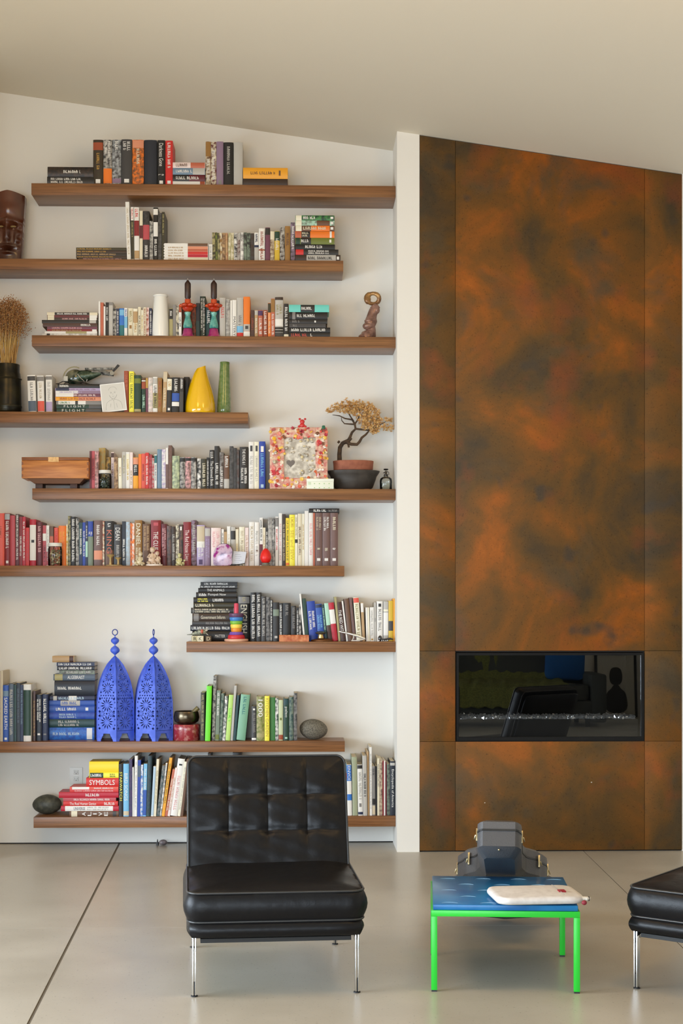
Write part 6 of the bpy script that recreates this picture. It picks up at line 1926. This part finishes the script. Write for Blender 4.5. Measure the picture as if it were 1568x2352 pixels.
# ---- guitar case propped on the table's rear edge
gc_m = mat('case_vinyl', rgb(74,73,74), .45, bump=.35, bscale=260)
gc_l = mat('case_lid', rgb(84,82,82), .45, bump=.35, bscale=260)
yE = CAM.y+5.70; pE = at(1145,1399,yE)
zE = at(1145,1963,yE).z
CL = 1.04; tilt = math.asin(min(.45, (zE-.004)/CL*1.0))
gcase = thing('guitar_case', 'black hard-shell guitar case propped behind the blue table, narrow end toward us', 'guitar case', (pE.x, yE, zE), (-tilt, 0, R(-9)))
def hwid(s):
    tb_ = [(0,.060),(.012,.072),(.035,.081),(.07,.083),(.30,.082),(.36,.095),(.43,.150),(.50,.178),(.56,.180),(.64,.160),(.70,.158),(.78,.190),(.86,.222),(.93,.215),(.99,.15),(1.04,.03)]
    for (a, ra), (b, r_b) in zip(tb_, tb_[1:]):
        if s <= b:
            f_ = (s-a)/(b-a); f_ = f_*f_*(3-2*f_); return ra+(r_b-ra)*f_
    return .03
ss = [0,.006,.012,.02,.035,.07,.1,.2,.3]+[.32+.02*i for i in range(37)]
def shell(z0, z1, ins0, ins1, n=1):
    m = MB(); vs = []; fs = []
    lev = [(z0,ins0),(z1,ins1)]
    for z, ins in lev:
        L_ = [(-max(.005,hwid(s)-ins), s+(ins*1.3 if s < .05 else 0)) for s in ss]; Rr = [(-x, y) for x, y in reversed(L_)]
        vs += [(x, y, z) for x, y in L_+Rr]
    n_ = len(ss)*2
    fs = [(i,(i+1)%n_,n_+(i+1)%n_,n_+i) for i in range(n_)]
    # caps as quad strips across the width
    h_ = len(ss)
    for i in range(h_-1):
        fs.append((i, i+1, n_-2-i, n_-1-i)); fs.append((n_+i+1, n_+i, n_+n_-1-i, n_+n_-2-i))
    m.add(vs, fs); return m
TH = .135
shell(.032, TH*.70, 0, 0).build('case_body', gc_m, gcase, smooth=40)
shell(0, .0315, .026, 0).build('case_bottom', gc_m, gcase, smooth=40)
shell(TH*.70+.001, TH*.93, 0, 0).build('lid', gc_l, gcase, smooth=40)
shell(TH*.93+.0002, TH, 0, .012).build('lid_top', gc_l, gcase, smooth=40)
shell(TH*.70-.004, TH*.70+.003, -.0022, -.0022).build('lid_binding', mat('case_binding', (.02,.02,.02), .4), gcase, smooth=40)
gold = mat('latch_metal', rgb(206,190,150), .25, .9)
for sx, s in ((-1,.06),(1,.08),(-1,.40),(1,.42),(1,.55),(-1,.56),(1,.88),(-1,.88)):
    x = sx*hwid(s); m = MB(); Ml = Matrix.Translation((x, s, TH*.70)) @ Matrix.Rotation(R(0),4,'Z')
    m.box(-.003,.004+.0,-.014,.014,-.030,.018, Ml) if sx > 0 else m.box(-.004,.003,-.014,.014,-.030,.018, Ml)
    m.tube([(sx*.006,-.009,-.006),(sx*.011,0,-.020),(sx*.006,.009,-.006)], .0024, 6, Ml)
    m.build('latch', gold, gcase, bevel=.0006)
m = MB(); m.ell((0,.008,.020), (.004,.005,.004), 10, 8); m.build('foot_stud', gold, gcase, smooth=60)

# ================================================================== WHAT THE FIREPLACE GLASS MIRRORS (behind the camera)
sf = thing('sofa', 'dark upholstered sofa mirrored faintly in the fireplace glass', 'sofa', (2.2,-9.7,0), (0,0,R(180)))
fab = mat('sofa_fabric', rgb(70,72,66), .9)
m = MB(); m.box(-1.15,1.15,-.42,.42,.10,.30); m.build('base', fab, sf, bevel=.03)
for j in range(2):
    m, _, _ = cushion(.55,.36,.16,.06,12,10,lambda u,v: .03*(1-u*u)*(1-v*v)); m.v = [(x+(-.56+1.12*j), y-.05, z+.385) for x,y,z in m.v]; m.build('seat_cushion', fab, sf, smooth=60)
    m, _, _ = cushion(.55,.22,.16,.06,12,10,lambda u,v: .03*(1-u*u)*(1-v*v)); Mx = Matrix.Translation((-.56+1.12*j,.28,.66)) @ Matrix.Rotation(R(78),4,'X'); m.v = [tuple(Mx @ Vector(p)) for p in m.v]; m.build('back_cushion', fab, sf, smooth=60)
for s in (-1,1):
    m = MB(); m.box(s*1.22-.09,s*1.22+.09,-.42,.42,.05,.60); m.build('arm', fab, sf, bevel=.03)
    for y in (-.36,.36):
        m = MB(); m.box(s*1.1-.025,s*1.1+.025,y-.025,y+.025,0,.099); m.build('leg', black_m, sf)
kt = thing('knit_throw', 'olive knitted throw draped over the mirrored sofa', 'throw', (2.45,-9.7,0), (0,0,R(180)))
m = MB(); NX, NY = 30, 40; vs = []
path = [(-.48,.22),(-.47,.42),(-.42,.475),(-.1,.50),(.12,.52),(.20,.62),(.245,.84),(.30,.93),(.38,.92),(.44,.80),(.46,.5)]
for j in range(NY+1):
    f_ = j/NY*(len(path)-1); i_ = min(int(f_), len(path)-2); g_ = f_-i_
    y = path[i_][0]+(path[i_+1][0]-path[i_][0])*g_; z = path[i_][1]+(path[i_+1][1]-path[i_][1])*g_
    for i in range(NX+1): x = -.62+1.24*i/NX; vs.append((x, y-.012*math.sin(i*2.2)*.5-.012, z+.014+.012*math.sin(i*1.7+j*.4)+.010*math.sin(j*1.5)))
n_ = len(vs); vs += [(x, y+.012, z-.008) for x,y,z in vs]; fs = []
for j in range(NY):
    for i in range(NX):
        a = j*(NX+1)+i; fs += [(a,a+1,a+NX+2,a+NX+1),(n_+a+1,n_+a,n_+a+NX+1,n_+a+NX+2)]
m.add(vs, fs); m.build('blanket', mat('olive_knit', rgb(126,128,62), .95, col2=rgb(98,100,48), scale=60), kt, smooth=60)

bc_ = thing('blue_cushion', 'plain blue cushion on the mirrored sofa', 'cushion', (3.12,-9.86,.50), (R(-14),0,0))
m, _, _ = cushion(.22,.22,.10,.06,12,12,lambda u,v: .04*(1-u*u)*(1-v*v)); Mx = Matrix.Translation((0,0,.24)) @ Matrix.Rotation(R(-90),4,'X'); m.v = [tuple(Mx @ Vector(p)) for p in m.v]
m.build('cover', mat('blue_cloth', rgb(30,96,160), .85), bc_, smooth=60)
lp = thing('leaning_picture', 'framed pale portrait print leaning against the rear wall, mirrored in the fireplace', 'picture', (3.95,-10.88,.0), (R(6),0,0))
m = MB(); m.box(-.26,-.23,-.02,.02,0,.80); m.box(.23,.26,-.02,.02,0,.80); m.box(-.23,.23,-.02,.02,0,.03); m.box(-.23,.23,-.02,.02,.77,.80); m.build('frame', black_m, lp)
m = MB(); m.box(-.23,.23,-.008,.008,.03,.77); m.build('print', mat('print_paper', rgb(206,202,190), .7), lp)
m = MB(); m.prism(smoothpoly([(-.15,.05),(.15,.05),(.13,.30),(.05,.36),(.04,.40),(-.04,.40),(-.05,.36),(-.13,.30)]), .0085, .0095, 'y'); m.prism(smoothpoly([(-.075,.42),(0,.385),(.075,.42),(.085,.54),(.05,.62),(-.05,.62),(-.085,.54)]), .0085, .0095, 'y'); m.build('bust_silhouette', mat('print_ink', rgb(60,58,56), .7), lp)
